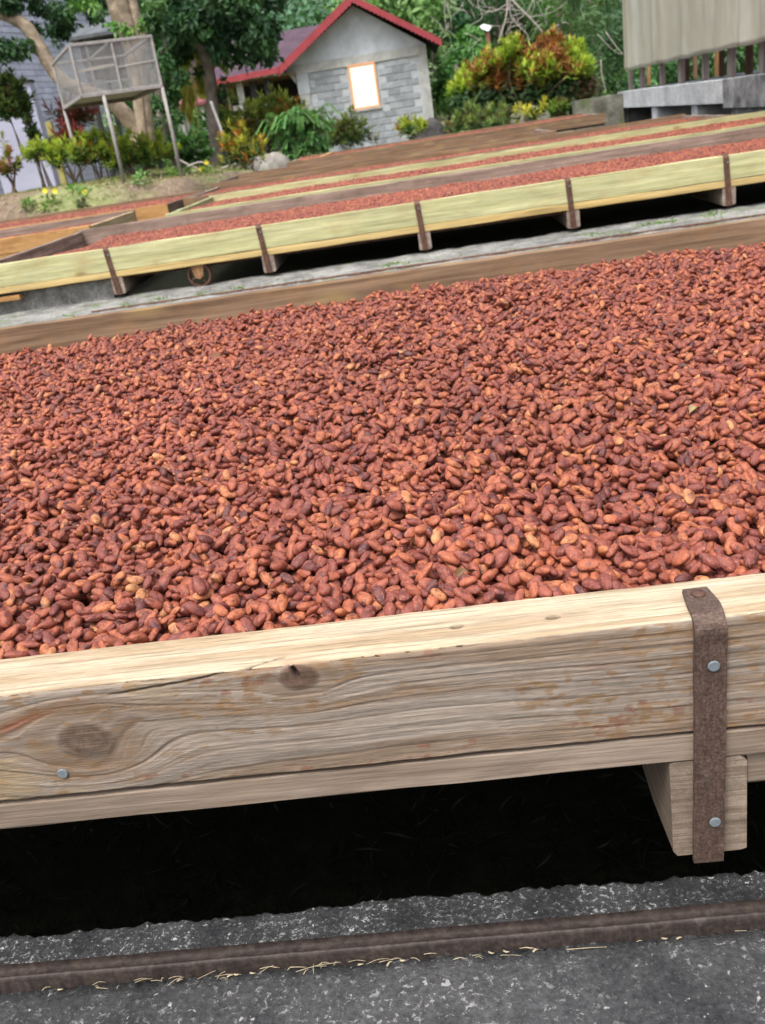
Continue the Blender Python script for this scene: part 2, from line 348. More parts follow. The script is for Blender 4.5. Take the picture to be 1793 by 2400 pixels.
# the iron rail: rounded head, upright face and a low foot towards the apron
def rail(name, label, y0, z, x0, x1, mat, grp):
    prof = [(0, -.04), (-.0004, -.004), (.0010, -.0006), (.0028, .0008), (.0048, -.0006), (.0068, -.0042), (.0105, -.0060), (.0155, -.0046), (.0235, -.0028), (.0242, -.007), (.0242, -.04)]
    xs = np.unique(np.concatenate([np.linspace(x0, -1, 6), np.linspace(-1, 1, 160), np.linspace(1, x1, 6)])) if x0 < -1 else np.linspace(x0, x1, 30)
    V = []; 
    for x in xs:
        w = .0012*(vn(x*14, 0)-.5)
        for (p, q) in prof: V.append((x, y0+p+w+.0006*(vn(x*90, p*900)-.5), z+q+.0008*(vn(x*70, p*700+5)-.5)))
    n = len(prof); Q = [(i*n+k, i*n+n+k, i*n+n+k+1, i*n+k+1) for i in range(len(xs)-1) for k in range(n-1)]
    o = raw(name, V, Q, None, mat, None, None, True); return tag(o, label, 'rail', grp)
rail('iron_rail', 'rusty brown iron rail set in the dark concrete nearest the camera', .7635, .072, -14, 14, M['rail'], None)

# ================================================================ TRAYS
def nail_head(mb, c, r, h=.0012, axis='Y', sgn=-1):
    lathe(mb, c, [(0.0001, sgn*h), (r*.86, sgn*h), (r, sgn*h*.6), (r, 0)], 14, axis)
def strap(parent, x, yf, ztop, zbot, w=.034, top_len=.052, detail=False, mat=None, lean=.006):
    """a flat iron strap bent over the board's top edge and running down over the crossbeam's end"""
    th = .004; R = .016; pts = []
    pts.append((yf+top_len, ztop+.003)); pts.append((yf+R*1.3, ztop+.003))
    for a in np.linspace(0, pi/2, 7)[1:]: pts.append((yf+R*1.3-.004-(R*1.3)*sin(a), ztop+.003-(R*1.1)*(1-cos(a))))
    y_out = pts[-1][0]
    for t in np.linspace(.15, 1, 10): pts.append((y_out+.0006*sin(t*9), pts[8-1][1]*(1-t)+zbot*t if False else (ztop-.0146)*(1-t)+zbot*t))
    mb = MB(); P = np.array(pts); n = len(P)
    d = np.gradient(P, axis=0); d /= np.linalg.norm(d, axis=1)[:, None]; nrm = np.stack([d[:, 1], -d[:, 0]], -1)   # outward
    nrm *= np.where((nrm @ np.array([-1, 1.])) < 0, -1, 1)[:, None]
    V = []
    for i in range(n):
        z = P[i, 1]; xc = x+lean*(z-zbot)/(ztop-zbot)-lean*.5; ww = w/2+.0008*(vn(z*80, 1)-.5)
        if i == 0: ww *= .80
        
        for sx, o_ in ((-1, 0), (-1, 1), (1, 1), (1, 0)): 
            q = P[i]+nrm[i]*th*o_
            V.append((xc+sx*(ww-(.0006 if o_ else 0)), q[0], q[1]))
    Q = [(i*4+k, i*4+(k+1) % 4, i*4+4+(k+1) % 4, i*4+4+k) for i in range(n-1) for k in range(4)]+[(0, 1, 2, 3), ((n-1)*4+3, (n-1)*4+2, (n-1)*4+1, (n-1)*4)]
    mb.add(V, Q); s = mb.build('strap', mat or M['rust'], parent)
    if detail:
        b = MB(); lathe(b, (x+.003, yf+.038, ztop+.0065), [(.0075, 0), (.0078, .0015), (.006, .0032), (.0001, .0038)], 16, 'Z'); b.build('bolt', M['rustdark'], s, True)
        for zz in (.349, .149):
            b = MB(); nail_head(b, (x+(.0045 if zz > .3 else .004), y_out-.0042, zz), .0062, .0016); b.build('nail', M['nail'], s)
    else:
        b = MB(); nail_head(b, (x, y_out-.0045, ztop-.04), .006, .002); b.build('nail', M['nail'], s)
    return s

# --- tray 1: nearest, with the carved front board ----------------------------
T1 = thing('drying_tray', 'nearest long drying tray with knotty pale front board and one rusty strap', 'drying tray', (-.2, 2.1, .1), 'long wooden drying trays full of cocoa beans')
YF, ZT = .831, .400
def front_board():
    xs = np.unique(np.round(np.concatenate([np.linspace(-2.6, -.72, 24), np.arange(-.72, .46, .00125), np.linspace(.46, 2.9, 30)]), 6))
    s = np.concatenate([np.arange(-.134, 0, .00135), np.arange(0, .0805, .0014)]); s = np.unique(np.append(s, [.0805]))
    X, S = np.meshgrid(xs, s, indexing='ij')
    top = S > 0
    # ragged arris: where front face turns into top face, softly rounded
    ar = .0015+.0035*fbm(X*22, X*0+2, 4, 1)**1.5*1.3
    v = np.where(top, S, S)
    # grain field, bent round the knots like a stream round a stone
    K = [(-.430, -.064, .034, .024), (-.186, -.014, .022, .017)]
    gx, gv = X.copy(), S.copy(); g = gv+.010*(fbm(X*2.2, S*3, 3, 3)-.5)-.020*ss(-.44, -.30, X)*(1-ss(-.25, .25, X))*np.exp(-((S+.075)/.05)**2)
    kr = []
    for (kx, kv, a, b_) in K:
        dx = (X-kx)/(a*2.1); dv = (S-kv)/(b_*1.7); r2 = dx*dx+dv*dv+.02; g = g-(S-kv)*np.minimum(.93, .85/r2)*.9
        wob = 1+.25*(fbm(X*30, S*30, 3, 8)-.5); kr.append(np.sqrt(((X-kx)/a)**2+((S-kv)/b_)**2)*wob)
    hole = np.exp(-(((X+.190+(S+.008)*.35)/.0030)**2+((S+.010)/.0075)**2)*1.2)*(S < .004)
    lines = fbm(X*5, g*330, 3, 4); l2 = fbm(X*26, g*900, 3, 6); l3 = fbm(X*1.4, g*85, 3, 9)
    lines2 = 1-ss(.0, .10, np.abs(((g*62+1.1*vn(X*2.1, g*14, 5)) % 1)-.5))          # thin dark growth lines
    # colour of the front face
    def C(*c): return np.array(c, float)
    def mx(a, b, t): return a*(1-t[..., None])+b*t[..., None]
    warm, grey = C(.235, .172, .125), C(.25, .208, .175)
    c = mx(np.broadcast_to(warm, X.shape+(3,)), grey, ss(.38, .62, fbm(X*3.0+2, g*60, 4, 12)))
    c = c*(.72+.52*l3)[..., None]*(.80+.40*l2)[..., None]*(.84+.32*lines)[..., None]
    c = mx(c, C(.10, .068, .05), .66*lines2*ss(.35, .6, fbm(X*6, g*40, 3, 14)))
    white = ss(.60, .72, fbm(X*18, g*520, 4, 15)); c = mx(c, C(.36, .325, .29), .34*white*ss(-.05, .2, X+.35*vn(X*5, S*20)))
    blot = ss(.57, .66, fbm(X*64, S*170, 4, 20))*ss(.42, .60, fbm(X*6, S*16, 3, 24)); c = mx(c, C(.20, .11, .045), .62*blot)
    blot2 = ss(.64, .70, fbm(X*60, S*120, 4, 27))*ss(.45, .6, fbm(X*5+3, S*13, 3, 28)); c = mx(c, C(.17, .06, .035), .6*blot2)
    yel = ss(.5, .68, fbm(X*8, S*22, 4, 31))*(1-ss(-.40, -.25, X)); c = mx(c, C(.31, .215, .09), .38*yel)
    # red streak and brown halo round the big knot, the knots themselves
    st = np.exp(-(((X+.492-(S+.03)*1.6)/.030)**2+((S+.034-(X+.49)*.25)/.0055)**2)); c = mx(c, C(.20, .075, .04), np.clip(st*.95*(.5+fbm(X*50, S*80, 2)), 0, .9))
    for i, ((kx, kv, a, b_), r) in enumerate(zip(K, kr)):
        halo = np.exp(-((r-1.5)/.55)**2)*(.4+.6*fbm(X*20, S*30, 3, 33)); c = mx(c, C(.17, .105, .06), .72*halo)
        ck = 1-ss(0, .035, np.abs(fbm(X*95+3, S*130, 3, 39)-.5)); ins = 1-ss(.75, 1.08, r); rings = .5+.5*np.sin(r*16+3*vn(X*60, S*60, 3)); rings = (rings*.45+.25)*(1-.9*ck); kd = ck*.55; kc = mx(np.broadcast_to(C(.085, .055, .04) if i == 0 else C(.085, .05, .035), c.shape), C(.20, .145, .11) if i == 0 else C(.17, .10, .07), np.clip(rings*fbm(X*80, S*110, 3, 36)*1.2, 0, 1))
        kc = mx(kc, C(.05, .03, .022), kd); c = mx(c, kc, ins*.92)
    strap_shadow = np.exp(-((X-.212)/.012)**2)*.30; c = mx(c, C(.17, .12, .09), strap_shadow*(S < 0))  # the strap's soft contact shadow, put into the board's colour
    # top face colour: fresh pale wood with fine broken dark grain lines
    gt = S+.006*(fbm(X*2.5, S*4, 3, 40)-.5); t1 = fbm(X*9, gt*420, 4, 41); t2 = 1-ss(0, .085, np.abs(((gt*105+.9*vn(X*3.2, gt*20, 6)) % 1)-.5))
    ct = mx(np.broadcast_to(C(.36, .27, .175), X.shape+(3,)), C(.46, .385, .28), ss(.35, .65, fbm(X*4, gt*60, 4, 44)))
    ct = ct*(.66+.66*t1)[..., None]; ct = mx(ct, C(.17, .115, .07), .75*t2*ss(.36, .55, fbm(X*12, gt*50, 3, 47)))
    ct = mx(ct, C(.42, .31, .22), .5*ss(.6, .72, fbm(X*30, S*60, 4, 49)))
    for hx, hs in ((.083, .036), (-.018, .040)):
        hr = np.sqrt(((X-hx)/.0085)**2+((S-hs)/.0050)**2); ct = mx(ct, C(.13, .10, .07), (1-ss(.7, 1.15, hr))*.85)
    ct = mx(ct, C(.34, .22, .14), .6*np.exp(-(((X+.186)/.03)**2+((S-.004)/.012)**2)))
    tb = ss(-.0018, .0022, S+.0042*(fbm(X*26, S*60, 4, 52)-.5)); c = mx(c, ct, tb)
    # the long crack running down from the small knot
    cx = np.array([-.40, -.374, -.33, -.29, -.247, -.225, -.208, -.20]); cs = np.array([-.014, -.0125, -.009, -.005, .001, .009, .0155, .017])
    cyl = np.interp(X, cx, cs)+.0014*(fbm(X*70, X*0, 3, 60)-.5); crk = np.exp(-((S-cyl)/.0012)**2)*ss(-.405, -.36, X)*(1-ss(-.206, -.196, X))
    c = mx(c, C(.05, .035, .025), np.clip(crk*1.1, 0, .92)); c = mx(c, C(.02, .012, .01), np.clip(hole*1.6, 0, .97))
    # relief
    relief = .0011*(lines-.5)+.0008*(l2-.5)-.0007*lines2*(~top)-.0012*t2*top*.5-.0030*crk-.009*hole+.0010*(fbm(X*40, S*60, 3, 61)-.5)
    for hx, hs in ((.083, .036), (-.018, .040)):
        hr = np.sqrt(((X-hx)/.0085)**2+((S-hs)/.0050)**2); relief = relief-.005*(1-ss(.4, 1.05, hr))
    for r in kr: relief = relief+.0012*(1-ss(.8, 1.1, r))
    relief = np.clip(relief, -.01, .002); fine = (X > -.75) & (X < .48); relief = relief*fine
    Y = np.where(top, YF+S, YF); Z = np.where(top, ZT, ZT+S)
    # round the arris
    e = np.clip(1-np.abs(S)/(ar*2.2), 0, 1)**2*ar; Y = Y+np.where(top, e*.4, e); Z = Z-np.where(top, e, e*.4)
    Y = Y-np.where(top, 0, relief)+.0016*(fbm(X*3, S*0, 2, 70)-.5)*2; Z = Z+np.where(top, relief, 0)+.003*(fbm(X*2.4, X*0+7, 2, 71)-.5)
    # slightly ragged lower edge
    low = 1-ss(-.134, -.130, S); Z = Z+low*.0016*(fbm(X*60, X*0+3, 3, 72)-.5)
    V = np.stack([X, Y, Z], -1); nx, ns = X.shape
    V = V.reshape(-1, 3); i = (np.arange(nx-1)[:, None]*ns+np.arange(ns-1)[None, :]).ravel(); Q = [np.stack([i, i+ns, i+ns+1, i+1], -1)]
    b0 = len(V); extra = np.concatenate([np.stack([xs, np.full(nx, YF+.0805), np.full(nx, ZT-.134)], -1)]); k = np.arange(nx-1)
    Q.append(np.stack([k*ns+ns-1, (k+1)*ns+ns-1, b0+k+1, b0+k], -1)); Q.append(np.stack([b0+k, b0+k+1, (k+1)*ns, k*ns], -1))
    cc = np.concatenate([c.reshape(-1, 3), np.full((nx, 3), .3)])
    m, n, b, _ = newmat('knotty_front_board'); setp(b, .78, .22)
    a = N(n, 'ShaderNodeAttribute', attribute_name='col'); p = posvec(n, (9, 500, 500)); f = noise(n, p, 1.0, 5, .7, .5); p2 = posvec(n, (60, 600, 600)); f2 = noise(n, p2, 1, 3, .6)
    cl = mix(n, .75, a.outputs['Color'], ramp(n, f, [(.3, .66), (.7, 1.32)]), 'MULTIPLY'); cl = mix(n, .4, cl, ramp(n, f2, [(.3, .7), (.7, 1.3)]), 'MULTIPLY')
    n.links.new(cl, b.inputs['Base Color']); bump(n, b, f, .0016, .7)
    return raw('front_board', np.concatenate([V, extra]), np.concatenate(Q), None, m, T1, np.clip(cc, 0.01, .9), True)
front_board()
def b_(parent, name, mat, a, b, w, h, seg=24, jit=.0008, ch=.003, seed=0): return MB().beam(a, b, w, h, seg, jit, ch, seed=seed).build(name, mat, parent)
b_(T1, 'lower_board', M['w_pale'], (-2.6, YF+.0415, .2425), (2.9, YF+.0415, .2425), .079, .0345, 90, .0007, .002)
b_(T1, 'back_board', M['w_brown'], (-2.6, 3.43, .333), (2.9, 3.43, .333), .045, .14, 60, .0012, .004)
b_(T1, 'side_board', M['w_brownY'], (-2.58, .915, .33), (-2.58, 3.40, .33), .04, .13)
b_(T1, 'side_board', M['w_brownY'], (2.88, .915, .33), (2.88, 3.40, .33), .04, .13)
MB().box(-2.6, 2.9, YF+.082, 3.45, .232, .252).build('floor_panel', M['w_brown'], T1)
for x in (.2305, -.77, -1.77, 1.23, 2.23):
    b_(T1, 'crossbeam', M['w_beam'], (x, YF+.004, .1600), (x, 3.44, .1600), .080, .131, 30, .0009, .005, seed=int(x*10))
b_(T1, 'runner_board', M['w_pale'], (.2745, YF+.034, .200), (1.18, YF+.034, .200), .05, .049, 12, .0005, .009)
for x in (.2305, -.77, 1.23): strap(T1, x, YF, ZT, .0925, detail=(x == .2305), w=.0335)
b = MB(); nail_head(b, (-.467, YF-.0005, .295), .0062, .0018); b.build('nail', M['nail'], T1)

# --- the trays behind ---------------------------------------------------------
def wheel(parent, x, y, z, r=.078):
    br = MB()
    V = []; prof = [(-.235, .098), (-.235, .106), (.235, .106), (.235, .098), (.075, .093), (.042, .058), (.028, -.012), (0, -.026), (-.028, -.012), (-.042, .058), (-.075, .093)]
    for yy in (y-.03, y-.022): V += [(x+p, yy, z+q) for p, q in prof]
    n = len(prof); br.add(V, [(k, (k+1) % n, n+(k+1) % n, n+k) for k in range(n)], [(4, 9, 10), (3, 4, 10), (0, 3, 10), (0, 2, 3), (0, 1, 2), (4, 5, 9), (5, 8, 9), (5, 6, 8), (6, 7, 8)]); B = br.build('wheel_bracket', M['rustdark2'], parent)
    w = MB(); lathe(w, (x, y, z), [(r-.012, -.018), (r, -.018), (r, .012), (r+.008, .014), (r+.008, .02), (r-.012, .02), (r-.012, -.018)], 32)
    for k in range(4):
        a = k*pi/2+.5; w.beam((x+.014*cos(a), y, z+.014*sin(a)), (x+(r-.008)*cos(a), y, z+(r-.008)*sin(a)), .014, .014, 1)
    lathe(w, (x, y, z), [(.0001, -.026), (.018, -.026), (.018, .022), (.0001, .022)], 14); w.build('wheel', M['rustdark'], B)
M['rustdark2'] = rust('orange_rust', (.09, .045, .025), (.22, .11, .05), (.36, .22, .12), 30)
def tray(label, x0, x1, y0, y1, zt, front, back, side, sidem, strip=None, straps=(), hb=.145, th=.042, beams=True, wheels=(), frontlabel=None):
    t = thing('drying_tray', label, 'drying tray', ((x0+x1)/2, (y0+y1)/2, zt-.3), 'long wooden drying trays full of cocoa beans')
    seg = int((x1-x0)*6)
    b_(t, 'front_board', front, (x0, y0+th/2, zt-hb/2), (x1, y0+th/2, zt-hb/2), th, hb, seg, .0012, seed=int(y0*9))
    b_(t, 'back_board', back, (x0, y1-th/2, zt-hb/2+.004), (x1, y1-th/2, zt-hb/2+.004), th, hb+.006, seg, .0016, seed=int(y1*9))
    for x in (x0+th/2, x1-th/2): b_(t, 'side_board', sidem, (x, y0+th+.002, zt-hb/2-.003), (x, y1-th-.002, zt-hb/2-.003), th, hb-.008, 12, .0012)
    MB().box(x0+.003, x1-.003, y0+.05, y1-.003, zt-hb-.03, zt-hb-.004).build('floor_panel', M['w_brown'], t)
    if strip: b_(t, 'lower_board', strip, (x0, y0+.024, zt-hb-.022), (x1, y0+.024, zt-hb-.022), .048, .040, seg, .001)
    for x in straps:
        b_(t, 'crossbeam', M['w_greyY'], (x+.012, y0+.006, zt-.243), (x+.012, y1-.1, zt-.243), .078, .112, 6, .001, .006)
        strap(t, x, y0, zt, zt-.30, w=.036, mat=M['rustdark2'] if False else M['rustdark'], lean=-.02)
    for x in wheels: wheel(t, x, y0+.045, .150)
    return t
T2 = tray('second tray from the camera, with pale green front board, yellow strip and rusty iron wheel', -3.02, 4.6, 6.238, 8.52, .402, M['w_green'], M['w_grey'], None, M['w_greyY'], M['w_yellow'],
          straps=(-2.06, -1.045, -.02, .93, 1.90, 2.88, 3.86), wheels=(-1.505, 3.2))
b_(T2, 'packing_block', M['w_orange'], (-3.02, 6.27, .178), (-2.72, 6.27, .178), .06, .03, 2)
T3 = tray('tray with green side board and green back board, third from the camera', -2.36, 5.4, 9.02, 11.12, .405, M['w_green'], M['w_green'], None, M['w_greenY'])
T4 = tray('fourth tray from the camera with short brown boards, ending before the concrete slab', -2.72, 3.52, 11.32, 13.35, .415, M['w_brown'], M['w_brown'], None, M['w_greyY'])
T5 = tray('fifth tray with tall brown back board behind the green one', -2.86, 1.9, 13.6, 15.7, .455, M['w_brown'], M['w_brown'], None, M['w_greyY'])
T6 = tray('farthest tray, small strip of beans in front of the dark bushes by the hut', -2.05, 3.0, 15.95, 17.9, .52, M['w_brown'], M['w_brown'], None, M['w_greyY'])
TA = tray('left hand tray with orange front board at the picture edge', -8.0, -3.10, 9.04, 10.62, .405, M['w_orange'], M['w_grey'], None, wood('pale_orange_pine_across', (.42, .29, .16), (.62, .47, .29), axis='Y'), M['w_orange'])
TB = tray('left hand tray of brown boards below the dirt bank', -8.4, -2.80, 10.86, 12.95, .41, M['w_orange'], M['w_brown'], None, M['w_brownY'])

# leaning green stick on the farthest tray
a = at(699, 392, 16.6); c = at(779, 357, 17.2)
tag(MB().beam(a, c, .05, .03, 4, .002).build('wooden_stick', M['w_yellow']), 'pale yellow wooden stick lying slanted across the farthest tray', 'stick')

# ================================================================ BEANS
def bean_mesh(k):
    nu, nv = 18, 11; r = np.random.default_rng(100+k); V = []
    bend = r.uniform(-.08, .08); tap = r.uniform(-.2, .2); fl = r.uniform(.82, 1.15); pinch = r.uniform(0, .12)
    for j in range(nv):
        th = pi*j/(nv-1)
        for i in range(nu):
            ph = 2*pi*i/nu; x = cos(th); rr = sin(th)**.86; y = rr*cos(ph); z = rr*sin(ph)*fl
            w = 1+tap*x; y *= w; z *= w*(1-.10*(y > 0)); y += bend*(x*x-.5)
            d = 1+.14*(vn(ph*1.6+k*7 if i else k*7, th*2.2, k)-.5)+.13*(vn(cos(ph)*2+k, sin(ph)*2+th*1.7, k+9)-.5)-pinch*np.exp(-(y/.3)**2)*(z > 0)*.5
            V.append((x*.0120*(1 if j not in (0, nv-1) else 1.02), y*.0072*d, z*.0058*d))
    V = np.array(V); Q = [(j*nu+i, j*nu+(i+1) % nu, (j+1)*nu+(i+1) % nu, (j+1)*nu+i) for j in range(nv-1) for i in range(nu)]
    me = bpy.data.meshes.new('cocoa_bean'); me.from_pydata([tuple(v) for v in V], [], Q)
    me.polygons.foreach_set('use_smooth', np.ones(len(Q), bool)); me.materials.append(M['bean']); me.update(); return me
BEANS = [bean_mesh(k) for k in range(10)]

def mound(X, Y, y0, y1, z0, z1, seed, amp=.03):
    t = (Y-y0)/(y1-y0); edge = ss(0, .10, t)*ss(0, .14, 1-t)
    return z0*(1-t)+z1*t+amp*(fbm(X*1.5, Y*1.5, 3, seed)-.5)*2*(.4+.6*edge)+.018*(fbm(X*6, Y*6, 2, seed+1)-.5)

def pile(x0, x1, y0, y1, S, layers, keep, seed):
    """drop beans one by one onto a height map so that each rests on those below it"""
    r = np.random.default_rng(seed); cs = .0019; nx = int((x1-x0)/cs)+20; ny = int((y1-y0)/cs)+20
    gx = x0+(np.arange(nx)-10)*cs; gy = y0+(np.arange(ny)-10)*cs
    X, Y = np.meshgrid(gx, gy, indexing='ij'); base = S(X, Y)-.012*layers; H = base.copy()
    a0, b0, c0 = .0122, .0068, .0056; NA = 18; st = []
    for sc in (.86, 1., 1.14):
        row = []
        for k in range(NA):
            an = pi*k/NA; R = int(a0*sc/cs)+1; ii, jj = np.meshgrid(np.arange(-R, R+1), np.arange(-R, R+1), indexing='ij')
            u = (ii*cs*cos(an)+jj*cs*sin(an))/(a0*sc); v = (-ii*cs*sin(an)+jj*cs*cos(an))/(b0*sc); q = u*u+v*v; mk = q < .97
            row.append((ii[mk], jj[mk], c0*sc*np.sqrt(1-q[mk]), u[mk]*a0*sc, v[mk]*b0*sc))
        st.append(row)
    area = (x1-x0)*(y1-y0); n = int(layers*area/(pi*a0*b0)*1.02)
    P = r.random((n*2, 2)); ks = r.integers(0, NA, n*2); sz = r.choice(3, n*2, p=(.3, .45, .25)); out = []
    flatS = H.ravel(); bf = base.ravel()
    for m in range(n):
        best = None
        for h in (2*m, 2*m+1):
            x = x0+P[h, 0]*(x1-x0); y = y0+P[h, 1]*(y1-y0)
            if not keep(x, y): continue
            i = int((x-gx[0])/cs); j = int((y-gy[0])/cs); lvl = H[i, j]-base[i, j]
            if best is None or lvl < best[0]: best = (lvl, i, j, h)
        if best is None: continue
        _, i, j, h = best; ii, jj, cc, uu, vv = st[sz[h]][ks[h]]; sc = (.86, 1., 1.14)[sz[h]]
        idx = (i+ii)*ny+(j+jj); hh = flatS[idx]; an = pi*ks[h]/NA; L = a0*sc*.7; Wd = b0*sc*.7
        du = (H[int(i+cos(an)*L/cs), int(j+sin(an)*L/cs)]-H[int(i-cos(an)*L/cs), int(j-sin(an)*L/cs)])/(2*L)
        dv = (H[int(i-sin(an)*Wd/cs), int(j+cos(an)*Wd/cs)]-H[int(i+sin(an)*Wd/cs), int(j-cos(an)*Wd/cs)])/(2*Wd)
        du = max(-.75, min(.75, du*.85)); dv = max(-.6, min(.6, dv*.7)); pl = uu*du+vv*dv
        t = hh+cc-pl; z = t.max()*.48+t.mean()*.52; top = z+cc+pl; flatS[idx] = np.maximum(hh, top)
        out.append((gx[i], gy[j], z, an+(pi if r.random() < .5 else 0), math.atan(du), math.atan(dv), sc*r.uniform(.92, 1.08), idx[len(idx)//2], z+c0*sc))
    o = np.array(out); vis = flatS[o[:, 7].astype(int)] <= o[:, 8]+.0025
    return o, vis
def rots(o, r):
    """euler angles (XYZ) of beans lying along their heading with their pitch and roll"""
    E = np.zeros((len(o), 3))
    for i in range(len(o)):
        an, du, dv = o[i, 3], o[i, 4], o[i, 5]
        flip = cos(an) * 0
        hx = np.array([cos(an), sin(an), 0]); sy = np.array([-sin(an), cos(an), 0])
        s = 1 if an < pi else -1
        x = hx*cos(du)+np.array([0, 0, sin(du)*s]); y = sy*cos(dv)+np.array([0, 0, sin(dv)*s]); y = y-x*np.dot(x, y); y /= np.linalg.norm(y); z = np.cross(x, y)
        if r.random() < .5: y, z = -y, -z
        E[i] = Matrix(((x[0], y[0], z[0]), (x[1], y[1], z[1]), (x[2], y[2], z[2]))).to_euler()
    return E
INDIV = []
def scatter_gn(name, P, E, Sx, idx, label, mat):
    me = bpy.data.meshes.new(name); me.vertices.add(len(P)); me.vertices.foreach_set('co', np.asarray(P, np.float32).ravel())
    for an, d, ty in (('rot', E, 'FLOAT_VECTOR'), ('scl', Sx, 'FLOAT_VECTOR')):
        a = me.attributes.new(an, ty, 'POINT'); a.data.foreach_set('vector', np.asarray(d, np.float32).ravel())
    a = me.attributes.new('pick', 'INT', 'POINT'); a.data.foreach_set('value', np.asarray(idx, np.int32))
    o = bpy.data.objects.new(name, me); COL.objects.link(o); tag(o, label, 'cocoa beans', None, 'stuff'); me.materials.append(mat)
    g = bpy.data.node_groups.new(name, 'GeometryNodeTree'); g.interface.new_socket('Geometry', in_out='INPUT', socket_type='NodeSocketGeometry'); g.interface.new_socket('Geometry', in_out='OUTPUT', socket_type='NodeSocketGeometry')
    gi = g.nodes.new('NodeGroupInput'); go = g.nodes.new('NodeGroupOutput'); iop = g.nodes.new('GeometryNodeInstanceOnPoints'); jg = g.nodes.new('GeometryNodeJoinGeometry')
    for src in INDIV[:len(BEANS)]:
        oi = g.nodes.new('GeometryNodeObjectInfo'); oi.inputs['Object'].default_value = src; oi.inputs['As Instance'].default_value = True; oi.transform_space = 'ORIGINAL'
        g.links.new(oi.outputs['Geometry'], jg.inputs[0])
    def na(nm, ty):
        x = g.nodes.new('GeometryNodeInputNamedAttribute'); x.data_type = ty; x.inputs['Name'].default_value = nm; return x.outputs['Attribute']
    er = g.nodes.new('FunctionNodeEulerToRotation'); g.links.new(na('rot', 'FLOAT_VECTOR'), er.inputs[0])
    g.links.new(gi.outputs[0], iop.inputs['Points']); g.links.new(jg.outputs[0], iop.inputs['Instance']); iop.inputs['Pick Instance'].default_value = True
    g.links.new(na('pick', 'INT'), iop.inputs['Instance Index']); g.links.new(er.outputs[0], iop.inputs['Rotation']); g.links.new(na('scl', 'FLOAT_VECTOR'), iop.inputs['Scale'])
    g.links.new(iop.outputs[0], go.inputs[0]); md = o.modifiers.new('beans', 'NODES'); md.node_group = g; return o

S1 = lambda X, Y: mound(X, Y, .91, 3.41, .374, .312, 3, .022)+.030*ss(1.4, 2.4, Y)*ss(-.9, .2, X)*(1-ss(2.7, 3.35, Y)*.9)-.014*ss(2.8, 3.4, Y)*(1-ss(-1.2, -.4, X))
xl = lambda y: -.72-(y-.9)*.60; xr = lambda y: .50+(y-.9)*.47
o1, vis1 = pile(-2.25, 1.75, .917, 3.402, S1, 1.75, lambda x, y: xl(y) < x < xr(y) and .922 < y < 3.398, 5)
E1 = rots(o1, rng); sc1 = np.stack([o1[:, 6]*rng.uniform(.92, 1.1, len(o1)), o1[:, 6]*rng.uniform(.92, 1.08, len(o1)), o1[:, 6]*rng.uniform(.92, 1.06, len(o1))], -1)
pk = rng.integers(0, len(BEANS), len(o1)); P1 = o1[:, :3]
dist = np.linalg.norm(P1-CAM, axis=1)+np.where(vis1, 0, 99)+np.where((P1[:, 0] > -.60) & (P1[:, 0] < .36), 0, 50)
near = np.argsort(dist)[:300]; BG = 'cocoa beans lying along the front board of the nearest tray'
for q, i in enumerate(near):
    ob = bpy.data.objects.new('cocoa_bean', BEANS[q % len(BEANS)]); COL.objects.link(ob)
    ob.location = P1[i]; ob.rotation_euler = E1[i]; ob.scale = sc1[i]
    tag(ob, 'reddish brown cocoa bean in the rows closest to the nearest front board', 'cocoa bean', BG); INDIV.append(ob)
rest = np.ones(len(o1), bool); rest[near] = False
scatter_gn('cocoa_beans', P1[rest], E1[rest], sc1[rest], pk[rest], 'deep bed of reddish brown cocoa beans filling the nearest tray', M['bean'])
def bed(name, x0, x1, y0, y1, S, lab, dens, seed, lay=1.0, scl=1.0, extra=None, cell=.05):
    """a tray's fill: a bumpy bed with one loose layer of beans on it"""
    gx = np.arange(x0, x1+cell, cell); gy = np.arange(y0, y1+cell*.5, cell)
    if dens <= 0: return
    r = np.random.default_rng(seed); dx = 1/math.sqrt(dens)
    X, Y = np.meshgrid(np.arange(x0+.01, x1-.01, dx), np.arange(y0+.01, y1-.01, dx), indexing='ij'); X = (X+r.uniform(-.5, .5, X.shape)*dx).ravel(); Y = (Y+r.uniform(-.5, .5, Y.shape)*dx).ravel()
    X = np.clip(X, x0+.012, x1-.012); Y = np.clip(Y, y0+.012, y1-.012)
    if extra is not None: k = extra(X, Y); X, Y = X[k], Y[k]
    Z = S(X, Y)+r.normal(0, .0035, len(X)); E = np.stack([r.uniform(-.5, .5, len(X))+pi*r.integers(0, 2, len(X)), r.uniform(-.4, .4, len(X)), r.uniform(0, 2*pi, len(X))], -1)
    sc = np.repeat(r.uniform(.85, 1.15, len(X))[:, None], 3, 1)*scl
    scatter_gn('cocoa_beans', np.stack([X, Y, Z], -1), E, sc, r.integers(0, len(BEANS), len(X)), lab, M['bean'])
def bedsheet(x0, x1, y0, y1, S, parent, d=.006, cell=.05):
    o = grid('bean_bed', np.linspace(x0, x1, int((x1-x0)/cell)+2), np.linspace(y0, y1, int((y1-y0)/cell)+2), lambda X, Y: S(X, Y)-d, M['beanbed'], parent); tag(o, kind='stuff'); return o
bedsheet(-2.56, 2.86, .9125, 3.407, S1, T1, .019, .03)
bed('x', -2.55, 2.85, .915, 3.405, S1, 'loose cocoa beans at the unseen ends of the nearest tray', 5200, 8, extra=lambda X, Y: (X < xl(Y)+.01) | (X > xr(Y)-.01))
S2 = lambda X, Y: mound(X, Y, 6.28, 8.48, .376, .312, 13, .028)-.10*(1-ss(-2.95, -2.60, X+.12*fbm(Y*3, Y*0, 2)))
bedsheet(-2.97, 4.55, 6.282, 8.475, S2, T2); bed('x', -2.97, 3.4, 6.285, 8.473, S2, 'red brown cocoa beans in the second tray behind the pale green board', 5600, 21)
